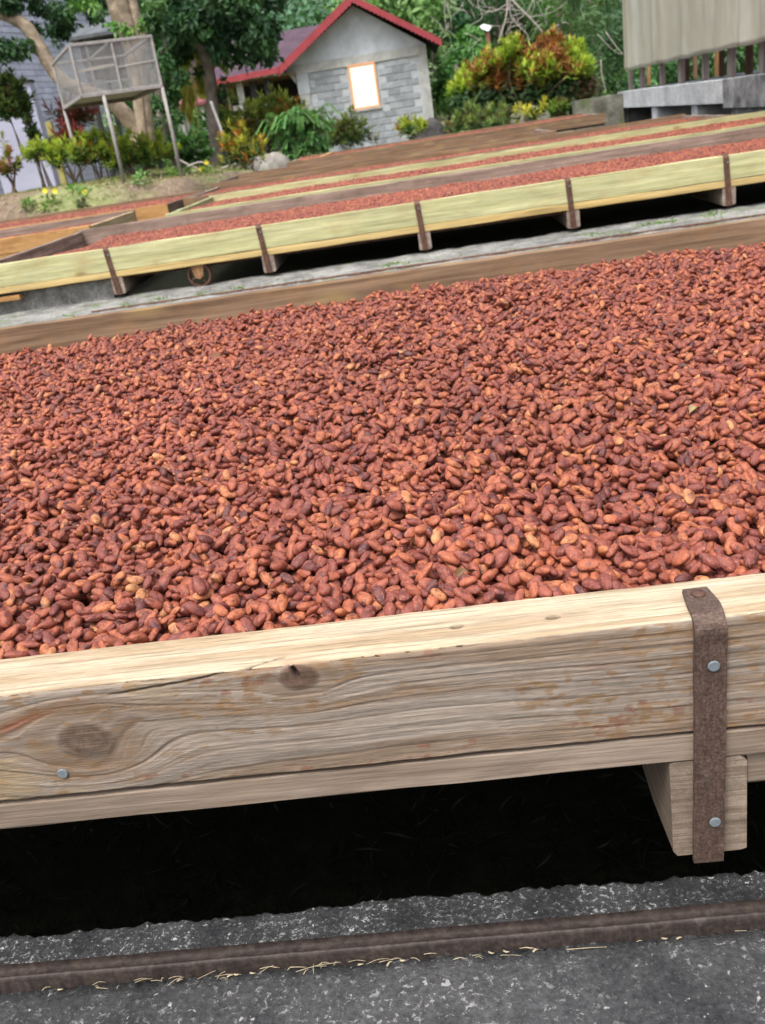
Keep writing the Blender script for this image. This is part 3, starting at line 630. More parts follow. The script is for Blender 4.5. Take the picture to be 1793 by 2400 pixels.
S3 = lambda X, Y: mound(X, Y, 9.06, 11.07, .372, .345, 23, .022)
bedsheet(-2.31, 5.3, 9.064, 11.074, S3, T3); bed('x', -2.31, 4.2, 9.066, 11.07, S3, 'thin strip of cocoa beans in front of the green back board', 2600, 22, scl=1.15)
S4 = lambda X, Y: mound(X, Y, 11.36, 13.3, .385, .36, 33, .02)
bedsheet(-2.67, 3.47, 11.364, 13.305, S4, T4); bed('x', -2.67, 3.47, 11.367, 13.3, S4, 'cocoa beans seen just above the far green board', 1900, 23, scl=1.25)
S5 = lambda X, Y: mound(X, Y, 13.64, 15.65, .36, .36, 43, .02)
bedsheet(-2.81, 1.85, 13.645, 15.655, S5, T5); S6 = lambda X, Y: mound(X, Y, 16, 17.85, .49, .49, 53, .02)
bedsheet(-2.0, 2.95, 15.995, 17.855, S6, T6); bed('x', -2.0, 2.9, 16., 17.85, S6, 'cocoa beans in the farthest tray beside the slanting stick', 1200, 24, scl=1.35)
SA = lambda X, Y: mound(X, Y, 9.09, 10.57, .365, .33, 63, .02)
bedsheet(-7.95, -3.15, 9.085, 10.575, SA, TA); bed('x', -5.6, -3.15, 9.09, 10.57, SA, 'cocoa beans in the left hand tray behind the orange board', 2600, 25, scl=1.15)
SB = lambda X, Y: mound(X, Y, 10.9, 12.9, .39, .375, 73, .02)
bedsheet(-8.35, -2.85, 10.905, 12.905, SB, TB); bed('x', -6.6, -2.85, 10.91, 12.9, SB, 'cocoa beans in the left hand tray under the dirt bank', 1900, 26, scl=1.25)
# bits among the beans
def flakes():
    r = np.random.default_rng(66); mb = MB(); c = rng.choice(np.where(vis1)[0], 2600)
    for i in c:
        p = P1[i]+np.array([r.normal(0, .004), r.normal(0, .004), .0052]); n = 5; a0 = r.random()*6; R_ = r.uniform(.0012, .0034); nn = unit(r.normal(0, .35, 3)+[0, 0, 1]); u = unit(np.cross(nn, [1, .2, 0])); w = np.cross(nn, u)
        V = [p+u*R_*1.3*cos(a0+k*2*pi/n)*r.uniform(.6, 1.2)+w*R_*sin(a0+k*2*pi/n)*r.uniform(.6, 1.2)+nn*r.uniform(0, .0008) for k in range(n)]; mb.add(V, None, [(0, 1, 2), (0, 2, 3), (0, 3, 4)], np.array((.24, .115, .07))*r.uniform(.4, 1.5))
    m, n, b, _ = newmat('husk_flakes'); setp(b, .85, .2); a = N(n, 'ShaderNodeAttribute', attribute_name='col'); n.links.new(a.outputs['Color'], b.inputs['Base Color'])
    tag(mb.build('husk_flakes', m), 'small brown husk flakes lying among the beans of the nearest tray', 'husk flakes', None, 'stuff')
flakes()
def dry_leaf(px, py, z, L, w, rot, label, c):
    v = _ix*(px-896.5)/FPX+_iy*(py-1200)/FPX+_f
    for _ in range(4): p = CAM+v*(z-CAM[2])/v[2]; z = float(S1(p[0], p[1]))+.010
    mb = MB(); V = []; n = 9
    for i in range(n):
        t = i/(n-1); ww = w*sin(pi*min(1, t*.93+.05))**.8; x = (t-.5)*L
        for s in (-1, -.5, 0, .5, 1): V.append((x, s*ww*(.7+.3*cos(t*5)), .006*abs(s)*sin(t*4+1)+.007*sin(t*5+s)))
    V = np.array(V); R = np.array([[cos(rot), -sin(rot), 0], [sin(rot), cos(rot), 0], [0, 0, 1]]); V = V@R.T+p
    mb.add(V, [(i*5+k, i*5+k+1, i*5+6+k, i*5+5+k) for i in range(n-1) for k in range(4)]); tag(mb.build('dry_leaf', plain('dry_leaf_'+str(px), c, .7, .3, 60), smooth=True), label, 'leaf')
dry_leaf(530, 835, .366, .075, .012, .1, 'curled dark brown dry leaf lying on the beans near the back board', (.14, .075, .035))
dry_leaf(1640, 962, .385, .038, .007, .2, 'small pale olive shell curled on the beans at the right', (.26, .20, .10))
dry_leaf(1110, 1346, .372, .045, .0035, .3, 'thin brown husk sliver on the beans near the front board', (.17, .10, .05))

# ================================================================ KERBS BETWEEN THE TRAYS
rough_top(-2.28, 3.2, 5.35, 6.365, .076, -.4, .02, .008, 'concrete_kerb', M['kerb'], .02, .05, cell=.02, seed=5)
def box_struct(name, mat, *a):
    o = MB().box(*a).build(name, mat); o['kind'] = 'structure'; return o
def slab_rough(name, x0, x1, y0, y1, z0, z1, mat, d=.03, amp=.012, seed=0, kind='structure'):
    """a weathered block: sub-divided box pushed in and out by noise"""
    mb = MB(); nx, ny, nz = max(2, int((x1-x0)/d)), max(2, int((y1-y0)/d)), max(2, int((z1-z0)/d))
    def face(o, u, v, nu, nv):
        U, Vv = np.meshgrid(np.linspace(0, 1, nu+1), np.linspace(0, 1, nv+1), indexing='ij'); P = np.array(o)+U[..., None]*np.array(u)+Vv[..., None]*np.array(v); P = P.reshape(-1, 3)
        i = (np.arange(nu)[:, None]*(nv+1)+np.arange(nv)[None, :]).ravel(); mb.add(P, np.stack([i, i+nv+1, i+nv+2, i+1], -1))
    X, Y, Z = x1-x0, y1-y0, z1-z0
    face((x0, y0, z0), (X, 0, 0), (0, 0, Z), nx, nz); face((x1, y1, z0), (-X, 0, 0), (0, 0, Z), nx, nz); face((x0, y1, z0), (0, -Y, 0), (0, 0, Z), ny, nz)
    face((x1, y0, z0), (0, Y, 0), (0, 0, Z), ny, nz); face((x0, y0, z1), (X, 0, 0), (0, Y, 0), nx, ny)
    V = np.concatenate(mb.V); q = lambda s: (fbm(V[:, 0]*9+V[:, 2]*5, V[:, 1]*9+V[:, 2]*7, 4, seed+s)-.5)*2*amp
    V = V+np.stack([q(1), q(4), q(7)*.7], -1)*(np.abs(V[:, 2:3]-z0) > .001); c = (V-np.array([(x0+x1)/2, (y0+y1)/2, 0])); mb.V = [V]
    o = mb.build(name, mat, None, True)
    if kind: o['kind'] = kind
    return o
slab_rough('concrete_ledge', -7, -2.26, 6.10, 6.305, -.2, .078, M['kerb'], .03, .012, 2)
slab_rough('concrete_ledge_step', -7, -2.25, 5.30, 6.09, -.4, -.06, M['kerbdark'], .03, .04, 9)
slab_rough('concrete_block', -7, -2.11, 6.31, 6.62, -.2, .205, M['kerb'], .03, .010, 4)
rail('iron_rail', 'thin dark rail half sunk in the kerb between the first and second trays', 5.775, .088, -2.1, 8, M['rustdark'], None)
rail('iron_rail', 'rail on the concrete block under the left end of the second tray', 6.40, .222, -7, -2.12, M['rustdark'], None)

# ================================================================ LEAF BUILDERS
def leaf_quads(mb, B, D, Nn, L, Wd, C, fold=.15, droop=.12):
    """n leaves: base B, direction D, normal Nn, lengths L, widths Wd, colours C - four triangles each, folded on the midrib"""
    n = len(B); S = np.cross(D, Nn); S /= np.linalg.norm(S, axis=1)[:, None]+1e-9; U = np.cross(S, D)
    L = np.broadcast_to(L, (n,))[:, None]; Wd = np.broadcast_to(Wd, (n,))[:, None]
    mid = B+D*L*.5-U*L*droop*.25; V = np.stack([B, mid+S*Wd*.5+U*Wd*fold, B+D*L-U*L*droop, mid-S*Wd*.5+U*Wd*fold], 1).reshape(-1, 3)
    i = np.arange(n)*4; T = np.concatenate([np.stack([i, i+1, i+2], -1), np.stack([i, i+2, i+3], -1)])
    mb.add(V, None, T, np.repeat(np.clip(C, .003, .9), 4, 0))
def pal(cols, n, r, t=None):
    """n colours drawn from a list of (weight, rgb); t in 0..1 shifts along the list"""
    w = np.array([c[0] for c in cols], float); c = np.array([c[1] for c in cols]); k = r.choice(len(cols), n, p=w/w.sum())
    return c[k]*r.uniform(.75, 1.25, (n, 1))*r.uniform(.94, 1.06, (n, 3))
def crown_leaves(mb, clumps, per, L, cols, seed, wd=.5, up=.5):
    """clumps: (x, y, z, r). Leaves sit in the outer shell of each clump and face outward"""
    r = np.random.default_rng(seed)
    for (x, y, z, R) in clumps:
        n = int(per*R*R) if per > 0 else int(-per); d = unit(r.normal(0, 1, (n, 3))); rad = R*(.35+.65*r.random(n)**.6)[:, None]*(1+.25*r.normal(0, 1, (n, 1))*.5)
        P = np.array([x, y, z])+d*rad*np.array([1, 1, .8]); base = pal(cols, 1, r)[0]
        nn = unit(d+np.array([0, 0, up])+r.normal(0, .45, (n, 3))); dd = unit(np.cross(nn, r.normal(0, 1, (n, 3)))-np.array([0, 0, .25]))
        C = .55*base+.45*pal(cols, n, r); leaf_quads(mb, P, dd, nn, L*r.uniform(.6, 1.3, n), L*wd*r.uniform(.7, 1.2, n), C)
def rosettes(mb, tips, axes, n, L, w, colf, r, spread=1.0):
    m = len(tips); k = np.tile(np.arange(n), m); T = np.repeat(tips, n, 0); A = np.repeat(unit(axes), n, 0); q = r.random(m*n)
    az = k*2.4+np.repeat(r.random(m)*6, n); p1 = unit(np.cross(A, np.array([.3, .2, 1.])+r.normal(0, .05, (m*n, 3)))); p2 = np.cross(A, p1)
    el = (.15+q*1.15*spread)[:, None]; D = unit(A*np.cos(el)+(p1*np.cos(az)[:, None]+p2*np.sin(az)[:, None])*np.sin(el)); Nn = unit(np.cross(np.cross(D, A), D)+.05)
    leaf_quads(mb, T-A*(q*L*.9)[:, None], D, Nn, L*r.uniform(.7, 1.15, m*n), w*r.uniform(.8, 1.2, m*n), colf(q, np.repeat(np.arange(m), n)), .12, .22)
YG, GR, DG, OR, RD, BR, YL = (.46, .52, .08), (.13, .24, .045), (.035, .085, .03), (.50, .20, .05), (.30, .045, .035), (.14, .07, .04), (.62, .50, .08)
def croton(label, px, pyb, Y, wpx, hpx, n, seed, top=YG, mid=GR, low=OR, lowp=.4, L=.13, w=.034, fill=.35, group=None, stems=7, cat='shrub', name='croton_shrub', zb=None, hole=.45, nl=15):
    """a bush of leaf rosettes on woody stems: young leaves on top, older coloured ones below"""
    r = np.random.default_rng(seed); b = at(px, pyb, Y); 
    if zb is not None: b[2] = zb
    k = .925*Y/2200; Wm, Hm = wpx*k/2, hpx*k; t = thing(name, label, cat, tuple(b), group); mb = MB()
    d = unit(r.normal(0, 1, (n, 3))); d[:, 2] = np.abs(d[:, 2])*1.0-.25; d = unit(d); rad = (fill+(1-fill)*r.random(n)**.5)*(1+.16*r.normal(0, 1, n))
    cz = Hm*hole; tips = b+np.stack([d[:, 0]*Wm*rad, d[:, 1]*Wm*.8*rad, cz+d[:, 2]*(Hm-cz)*rad*(1+.0*rad)], -1)
    axes = d*.8+np.array([0, 0, .9]); kind = r.random(n); shade = r.uniform(.7, 1.25, n)
    topc, midc, lowc = np.array(top), np.array(mid), np.array(low)
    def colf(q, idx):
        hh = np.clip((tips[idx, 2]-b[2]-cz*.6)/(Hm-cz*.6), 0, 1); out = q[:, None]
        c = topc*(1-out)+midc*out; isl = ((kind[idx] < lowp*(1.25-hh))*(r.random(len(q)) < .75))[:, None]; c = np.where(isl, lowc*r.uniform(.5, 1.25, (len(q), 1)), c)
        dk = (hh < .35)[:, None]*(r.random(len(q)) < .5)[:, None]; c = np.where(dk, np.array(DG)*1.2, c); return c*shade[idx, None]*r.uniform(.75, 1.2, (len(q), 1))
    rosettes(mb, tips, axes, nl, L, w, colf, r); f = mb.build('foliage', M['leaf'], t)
    st = MB(); 
    for j in range(stems):
        e = tips[j % n]; a = b+np.array([r.normal(0, .05), r.normal(0, .05), -.06]); m1 = a*.5+e*.5+np.array([(e-a)[0]*-.18, 0, -.02]); st.tube(smoothpts([a, m1, e], 4), (.016, .005), 6)
    st.build('stem', M['stem'], t, True); return t
def gz(x, y): return float(ground_z(np.array([x]), np.array([y]))[0])
def atg(px, Y):
    p = at(px, 400, Y); p[2] = gz(p[0], Y); return p

# ================================================================ HUT
HY = 32.0
H = thing('block_hut', 'small grey concrete block hut with red trimmed gable roof and cream shutter', 'hut', (-1.3, HY+2.5, .4))
M['plaster'] = plain('grey_blue_plaster', (.39, .425, .47), .9, .25, 2.2, bmp=.004)
M['lintel'] = plain('rough_concrete_band', (.33, .34, .335), .9, .3, 4, bmp=.006)
M['mortar'] = plain('pale_mortar', (.36, .385, .41), .95, .2, 9, bmp=.006)
M['block'] = plain('grey_block', (.25, .275, .30), .95, .25, 6, bmp=.008, rnd=.22)
M['trim'] = plain('red_painted_trim', (.27, .042, .052), .6, .2, 3)
M['purple'] = plain('purple_roof_sheet', (.085, .052, .075), .55, .25, 2)
M['cream'] = plain('cream_shutter', (.92, .87, .74), .6, .04, 5)
M['frame'] = plain('orange_wood_frame', (.66, .34, .18), .7, .15, 9)
M['darkin'] = plain('dark_interior', (.03, .028, .03), .9, .3, 3)  # near black: interior shade put into the colour; also dark posts and coping
XL, XR, ZB = -3.34, .71, -.1
MB().box(XL, XR, HY+.012, HY+5, ZB, 2.86).build('wall', M['mortar'], H)
bm_ = bpy.data.meshes.new('block'); _b = MB().beam((-.188, 0, 0), (.188, 0, 0), .03, .172, 1, 0, .007); bm_.from_pydata([tuple(v) for v in np.concatenate(_b.V)], [], [tuple(int(q) for q in f) for f in np.concatenate(_b.Q)]); bm_.materials.append(M['block'])
WX0, WX1, WZ0, WZ1 = -1.79, -.86, 1.33, 2.65
for row in range(13):
    z = 2.60-.105-row*.2
    for c_ in range(12):
        x = -3.02+.2+c_*.4-(.2 if row % 2 else 0)
        if x-.19 < -3.06 or x+.19 > .48: continue
        if WX0-.19 < x < WX1+.19 and WZ0-.10 < z < WZ1+.08: continue
        o = bpy.data.objects.new('block', bm_); COL.objects.link(o); o.parent = H; o.location = Vector((x, HY+.006+random.uniform(-.003, .003), z+random.uniform(-.004, .004)))-H.location; o.rotation_euler = (0, random.uniform(-.006, .006), 0)
MB().box(XL-.005, -3.03, HY-.03, HY+.2, ZB, 2.02).build('corner_column', M['lintel'], H)
MB().box(XL-.03, -3.00, HY-.045, HY+.2, 2.025, 2.595).build('column_cap', M['plaster'], H)
MB().box(.45, XR+.005, HY-.03, HY+.2, ZB, 2.597).build('corner_column', M['lintel'], H)
MB().box(XL-.06, XR+.01, HY-.035, HY+.2, 2.60, 2.86).build('lintel_band', M['lintel'], H)
AX, AZ = -1.33, 4.22
def prism(mb, pts, y0, y1):
    n = len(pts); V = [(x, y0, z) for x, z in pts]+[(x, y1, z) for x, z in pts]; T = [(0, k, k+1) for k in range(1, n-1)]+[(n, n+k+1, n+k) for k in range(1, n-1)]
    return mb.add(V, [(k, (k+1) % n, n+(k+1) % n, n+k) for k in range(n)], T)
prism(MB(), [(XL-.25, 2.863), (XR+.01, 2.863), (AX, AZ)], HY-.02, HY+.15).build('gable', M['plaster'], H)
prism(MB(), [(XL-.06, 2.60), (XL-.06, 2.35), (XL-.40, 2.86), (XL-.06, 2.86)], HY-.03, HY+.12).build('bracket', M['lintel'], H)
# roof over the gabled room: two corrugated slopes, the red scalloped barge boards
def corr(name, p0, along, down, nrib, mat, parent, amp=.018, seg=10, th=.01, along_b=None):
    """corrugated sheet: ribs run down the slope"""
    p0, along, down = map(lambda q: np.array(q, float), (p0, along, down)); nn = unit(np.cross(along, down)); n = nrib*4; u = np.linspace(0, 1, n+1)
    h = amp*np.clip(np.sin(u*nrib*2*pi)*2, -1, 1); V = []
    ab = along if along_b is None else np.array(along_b, float)
    for s in (0, 1):
        for t in (0, 1):
            V.append(p0+u[:, None]*(ab if t else along)+t*down+nn*(h+s*th)[:, None])
    V = np.concatenate(V); i = np.arange(n); m = n+1
    Q = np.concatenate([np.stack([i, i+1, i+1+m, i+m], -1), np.stack([i+2*m, i+3*m, i+3*m+1, i+2*m+1], -1), np.stack([i+m, i+1+m, i+1+3*m, i+3*m], -1)])
    return raw(name, V, Q, None, mat, parent)
RR, RLx = (1.19, 2.86), (-3.86, 2.80); TOP = (AX, 4.42)
corr('roof', (TOP[0], HY-.5, TOP[1]), (0, 5.9, 0), (RR[0]-TOP[0], 0, RR[1]-TOP[1]), 26, M['purple'], H)
corr('roof', (TOP[0], HY+5.4, TOP[1]), (0, -5.9, 0), (RLx[0]-TOP[0], 0, RLx[1]-TOP[1]), 26, M['purple'], H)
def barge(a, b_end, y, drop=.16, k=22):
    a = np.array(a); b2 = np.array(b_end); mb = MB(); V = []; n = k*4
    for yy in (y, y+.03):
        for i in range(n+1):
            t = i/n; p = a*(1-t)+b2*t; sc = .045*abs(sin(t*k*pi)); V += [(p[0], yy, p[1]+.05), (p[0], yy, p[1]-drop+.045-sc)]
    m = 2*(n+1); Q = [(2*i, 2*i+1, 2*i+3, 2*i+2) for i in range(n)]+[(m+2*i, m+2*i+2, m+2*i+3, m+2*i+1) for i in range(n)]+[(2*i, 2*i+2, m+2*i+2, m+2*i) for i in range(n)]+[(2*i+1, m+2*i+1, m+2*i+3, 2*i+3) for i in range(n)]
    mb.add(V, Q); return mb.build('barge_board', M['trim'], H)
barge(TOP, RR, HY-.54, .17); barge(TOP, RLx, HY-.54, .22)
# main roof to the left with its veranda
e0 = at(500, 196, HY-.5); e1 = np.array([RLx[0], HY-.52, RLx[1]]); zr = at(700, 66, HY+2.6)[2]
corr('roof', (e0[0]-.9, HY+2.6, zr), (-3.86+(zr-2.80)*1.56-(e0[0]-.9), 0, 0), (0, -3.1, 2.78-zr), 20, M['purple'], H, along_b=(-3.90-(e0[0]-.9), 0, 0))
MB().beam((e0[0]-.9, HY-.56, e0[2]-.01), (e1[0]+.05, HY-.56, e1[2]-.02), .03, .17, 8).build('fascia', M['trim'], H)
MB().box(e0[0]-.8, XL-.02, HY+2.2, HY+2.3, .3, 2.7).build('back_wall', M['darkin'], H)
MB().box(e0[0]-.8, XL-.02, HY-.3, HY+2.3, 2.62, 2.66).build('ceiling', plain('brown_ceiling', (.16, .10, .05)), H)
for px_, mt in ((536, 'stem'), (566, 'lintel'), (598, 'darkin'), (632, 'darkin')):
    p = at(px_, 225, HY-.1); w_ = .10 if mt == 'stem' else .2; MB().box(p[0]-w_/2, p[0]+w_/2, HY-.2, HY-.0, .35, 2.62).build('veranda_column', M[mt], H)
p, q = at(535, 232, HY+.4), at(632, 222, HY+.4); MB().box(p[0], q[0], HY+.3, HY+.45, 1.88, 2.02).build('veranda_rail', plain('white_paint', (.8, .8, .8), .6, .05), H)
# shutter and frame
W0 = MB().box(-1.69, -.955, HY-.035, HY+.02, 1.395, 2.565).build('shutter', M['cream'], H)
fr = MB(); fr.box(-1.75, -1.69, HY-.05, HY+.02, 1.34, 2.63); fr.box(-.955, -.895, HY-.05, HY+.02, 1.34, 2.63); fr.box(-1.6895, -.9555, HY-.05, HY+.02, 2.567, 2.63); fr.box(-1.6895, -.9555, HY-.05, HY+.02, 1.34, 1.393); fr.build('window_frame', M['frame'], H)
MB().box(-1.80, -.85, HY-.065, HY+.02, 1.285, 1.338).build('window_sill', M['lintel'], H)

# ================================================================ LILAC BLOCK BUILDING (left)
M['lilac'] = plain('lilac_block', (.46, .48, .62), .85, .12, 5, bmp=.006, rnd=.13)
M['lilacm'] = plain('lilac_joint', (.30, .31, .43), .9, .15, 5)
dW = unit(np.array([.259, .966, 0.])); P0 = at(-150, 250, 27.6); P0[2] = 0; LB = thing('block_building', 'pale lilac painted block building at the left edge behind the trees', 'building', (P0[0], P0[1], 0))
nW = np.array([dW[1], -dW[0], 0])
def onwall(t, o_, z): return P0+dW*t+nW*o_+np.array([0, 0, z])
V = [onwall(t, o_, z) for t in (0, 10.2) for o_ in (-4, 0) for z in (0, 9)]
raw('wall', V, [(0, 1, 3, 2), (4, 6, 7, 5), (0, 4, 5, 1), (2, 3, 7, 6), (0, 2, 6, 4), (1, 5, 7, 3)], None, M['lilacm'], LB)
lm = bpy.data.meshes.new('block'); _b = MB().beam((-.222, 0, 0), (.222, 0, 0), .04, .158, 1, 0, .008); lm.from_pydata([tuple(v) for v in np.concatenate(_b.V)], [], [tuple(int(q) for q in f) for f in np.concatenate(_b.Q)]); lm.materials.append(M['lilac'])
cnt = 0; restb = MB(); ang = math.atan2(dW[1], dW[0]); cells = []
for row in range(50):
    z = .25+row*.172
    for c_ in range(22):
        t = .24+c_*.46+(.23 if row % 2 else 0); p = onwall(t, .006, z); v = p-CAM; dz = v@_f; sx = 896.5+FPX*(v@_ix)/dz; sy = 1200+FPX*(v@_iy)/dz
        if t > 10.0: continue
        cells.append((0 if (-20 < sx < 230 and -20 < sy < 345) else 1, -dz*0+random.random()*0+dz, t, z))
cells.sort()
for cnt, (inv, dz, t, z) in enumerate(cells):
    p = onwall(t, .006+random.uniform(-.006, .006), z)
    if cnt < 298:
        o = bpy.data.objects.new('block', lm); COL.objects.link(o); o.parent = LB; o.location = Vector(p)-LB.location; o.rotation_euler = (0, 0, ang)
    else: restb.beam(p-dW*.222, p+dW*.222, .04, .158, 1, 0, .008)
tag(restb.build('block_courses', M['lilac'], LB), kind='stuff')
p = at(-60, 212, 27.2); q = at(66, 192, 27.2)
Lw = thing('rendered_wall', 'smooth pale lilac rendered wall with dark coping at the left edge', 'wall', (p[0], 27.3, .5))
MB().box(p[0], q[0], 27.25, 27.6, .4, (p[2]+q[2])/2).build('wall', plain('lilac_render', (.34, .35, .47), .9, .15, 1.2), Lw); MB().beam((p[0], 27.40, p[2]+.03), (q[0]+.03, 27.40, q[2]+.03), .44, .06, 3).build('coping', M['darkin'], Lw)
p = at(113, 285, 25); tag(MB().box(p[0]-.07, p[0]+.07, 24.95, 25.07, .4, p[2]).build('yellow_post', plain('yellow_post', (.30, .27, .09), .7)), 'short yellow post in front of the pale lilac building', 'post')

# ================================================================ PAVILIONS
def pavilion(label, apx, eL, eR, Y, mroof, mpost, depth, curve=0., rail_=False):
    a = at(*apx, Y+depth/2); l = at(*eL, Y); r_ = at(*eR, Y); zz = (l[2]+r_[2])/2; x0, x1 = l[0], r_[0]; xc = (x0+x1)/2
    t = thing('garden_pavilion', label, 'pavilion', (xc, Y+depth/2, gz(xc, Y)))
    V = []; ns = 6
    for i in range(ns+1):
        s = i/ns; k = (1-s) if not curve else (1-s)**curve; z = zz+(a[2]-zz)*s
        for (sx, sy) in ((-1, -1), (1, -1), (1, 1), (-1, 1)): V.append((xc+sx*(x1-x0)/2*max(k, .03), Y+depth/2+sy*depth/2*max(k, .03), z))
    V += [(p_[0], p_[1], p_[2]-.07) for p_ in V[:4]]; b0 = (ns+1)*4
    Q = [(i*4+k, i*4+(k+1) % 4, i*4+4+(k+1) % 4, i*4+4+k) for i in range(ns) for k in range(4)]+[(b0+k, b0+(k+1) % 4, (k+1) % 4, k) for k in range(4)]+[(b0+3, b0+2, b0+1, b0)]
    raw('roof', V, Q, None, mroof, t)
    for sx in (-.72, .72):
        for sy in (-.72, .72):
            x = xc+sx*(x1-x0)/2; y = Y+depth/2+sy*depth/2; MB().box(x-.045, x+.045, y-.045, y+.045, gz(x, y)-.1, zz-.02).build('post', mpost, t)
    if rail_:
        g0 = gz(xc, Y)
        for z in (.35, .8): MB().box(xc-.7*(x1-x0)/2, xc+.7*(x1-x0)/2, Y+.12, Y+.17, g0+z, g0+z+.07).build('railing', mpost, t)
        MB().box(xc-.68*(x1-x0)/2, xc+.68*(x1-x0)/2, Y+depth*.3, Y+depth-.1, zz-.9, zz-.03).build('roof_shade_block', M['darkin'], t)  # dark block added to stand in for the shade under the roof
M['slate'] = plain('grey_roof_sheet', (.10, .11, .125), .7, .3, 5); M['redroof'] = plain('faded_red_roof', (.19, .06, .075), .7, .2, 4)
pavilion('dark garden pavilion with grey pyramid roof behind the wire cage', (240, 27), (153, 84), (322, 66), 24, M['slate'], M['darkin'], 2.0, rail_=True)
pavilion('tiny pavilion with curved dark red roof and thin grey posts', (437, 202), (408, 247), (480, 240), 28, M['redroof'], M['steel'], .9, 1.6)

# ================================================================ WIRE CAGE
CG = thing('wire_cage', 'raised wire mesh bird cage on tall grey poles in the garden', 'cage', (-4.4, 15.5, .72))
cA = at(192, 226, 14.5); cT = at(167, 106, 14.5); hC = (cT-cA)[2]; dR = unit(np.array([.90, .44, 0.])); dL = unit(np.array([-.44, .90, 0.])); 
def solve_len(px, d):                       # length along d from the corner at which the photo column px is reached
    lo, hi = 0, 5
    for _ in range(40):
        m_ = (lo+hi)/2; v = cA+d*m_-CAM; s = 896.5+FPX*(v@_ix)/(v@_f)
        if (s < px) == (d[0] > 0): lo = m_
        else: hi = m_
    return lo
LR, LL = solve_len(379, dR), min(2.2, solve_len(116, dL)); o0 = cA; o1_ = cA+dR*LR; o2_ = cA+dL*LL; o3 = o1_+dL*LL; up_ = np.array([0, 0, hC])
fr = MB()
cr = [o0, o1_, o3, o2_]
for k in range(4):
    a, b2 = cr[k], cr[(k+1) % 4]; fr.beam(a, b2, .045, .05, 2); fr.beam(a+up_, b2+up_, .04, .04, 2); fr.beam(a, a+up_, .035, .035, 1, up=(1, 0, 0))
for s_ in (.50,): fr.beam(o0+dR*LR*s_, o0+dR*LR*s_+up_, .03, .03, 1, up=(1, 0, 0)); fr.beam(o2_+dR*LR*s_, o2_+dR*LR*s_+up_, .03, .03, 1, up=(1, 0, 0))
fr.beam(o0+dR*LR*.5+up_*.47, o1_+up_*.52, .025, .025, 1); fr.beam(o2_+up_*.45, o3+up_*.45, .025, .03, 1); fr.beam(o0+dR*LR*.5+up_, o2_+dR*LR*.5+up_, .03, .03, 1)
fr.build('frame', M['steel'], CG)
pr = MB(); pr.beam(o0+dL*.5+dR*.1+up_*.55, o0+dL*.5+dR*LR*.55+up_*.6, .04, .04, 2); pr.build('perch', plain('pale_perch', (.55, .50, .42)), CG)
M['wire'] = plain('galvanised_wire', (.36, .36, .36), .5, .2, 30, metal=.3)
def wires(a, u, v, sp=.026, w=.0055):
    mb = MB(); Lu, Lv = np.linalg.norm(u), np.linalg.norm(v); uu, vv = u/Lu, v/Lv
    for i in range(1, int(Lu/sp)): p = a+uu*i*sp; mb.add([p, p+uu*w, p+uu*w+v, p+v], [(0, 1, 2, 3)])
    for i in range(1, int(Lv/sp)): p = a+vv*i*sp; mb.add([p, p+vv*w, p+vv*w+u, p+u], [(0, 1, 2, 3)])
    tag(mb.build('wire_mesh', M['wire'], CG), kind='stuff')
wires(o0, dR*LR, up_); wires(o0, dL*LL, up_); wires(o2_, dR*LR, up_); wires(o1_, dL*LL, up_); wires(o0+up_, dR*LR, dL*LL)
MB().add([o0+[0, 0, .03], o1_+[0, 0, .03], o3+[0, 0, .03], o2_+[0, 0, .03]], [(0, 1, 2, 3)]).build('floor_panel', M['wire'], CG)
for e, l_, hh_ in ((o0+dR*.30, 0, 0), (o1_, 0, 0), (o2_, 0, 0)):
    g = gz(e[0], e[1]); MB().tube([(e[0], e[1], g-.05), (e[0]+.01, e[1], (g+e[2])/2), (e[0], e[1], e[2]-.02)], .026, 10).build('pole', M['steel'], CG, True)

# ================================================================ SHED WITH CURTAIN, CONCRETE SLAB
SX = 3.80                                           # the shed's long side runs away from the camera at this X
def y_at(px, X):
    p = at(px, 190, 10.0); return X*10.0/p[0]
SB_ = thing('concrete_platform', 'grey concrete platform with dark openings beneath the hanging curtain', 'platform', (SX+1, 15, 0))
def sl(x0, x1, y0, y1, z0, z1, nm, mt, d=.08, amp=.012, sd=0):
    o = slab_rough(nm, x0, x1, y0, y1, z0, z1, mt, d, amp, sd, None); o.data.transform(Matrix.Translation(-Vector(SB_.location))); o.parent = SB_; return o
YE = y_at(1446, SX); sl(SX, SX+3.4, 12.62, YE, .50, .765, 'slab', M['slab'], .07, .010); sl(SX-.012, SX+3.4, 5.0, 12.61, .45, .770, 'slab', M['slabdark'], .07, .02, 5)
sl(SX+.02, SX+.14, YE-.25, YE-.01, -.3, .495, 'pier', M['slab'], .06, .008, 1)
for q, wd_ in ((1521, .34), (1614, .26)): y = y_at(q, SX); sl(SX+.03, SX+.6, y-wd_, y, -.3, .495, 'pier', M['slab'], .06, .008, q)
sl(SX+.05, SX+.7, 11.1, 12.5, -.3, .445, 'pier', M['slabdark'], .06, .01, 9); sl(SX+.05, SX+.7, 8.6, 8.9, -.3, .445, 'pier', M['slabdark'], .06, .01, 10)
MB().box(SX+3.1, SX+3.3, 5, YE-.3, -.3, .49).build('rear_wall', M['darkin'], SB_); MB().box(SX+.16, SX+3.1, YE-.3, YE-.1, -.3, .49).build('end_wall', M['slabdark'], SB_)
tag(slab_rough('low_wall', 2.93, SX-.01, YE-.5, YE-.2, -.2, .735, M['oldwall'], .06, .02, 31, None), 'old mossy low concrete wall joining the left end of the platform', 'wall')
SH = thing('drying_shed', 'open sided shed of rough timber posts standing on the concrete platform', 'shed', (SX+1.5, 13, .76))
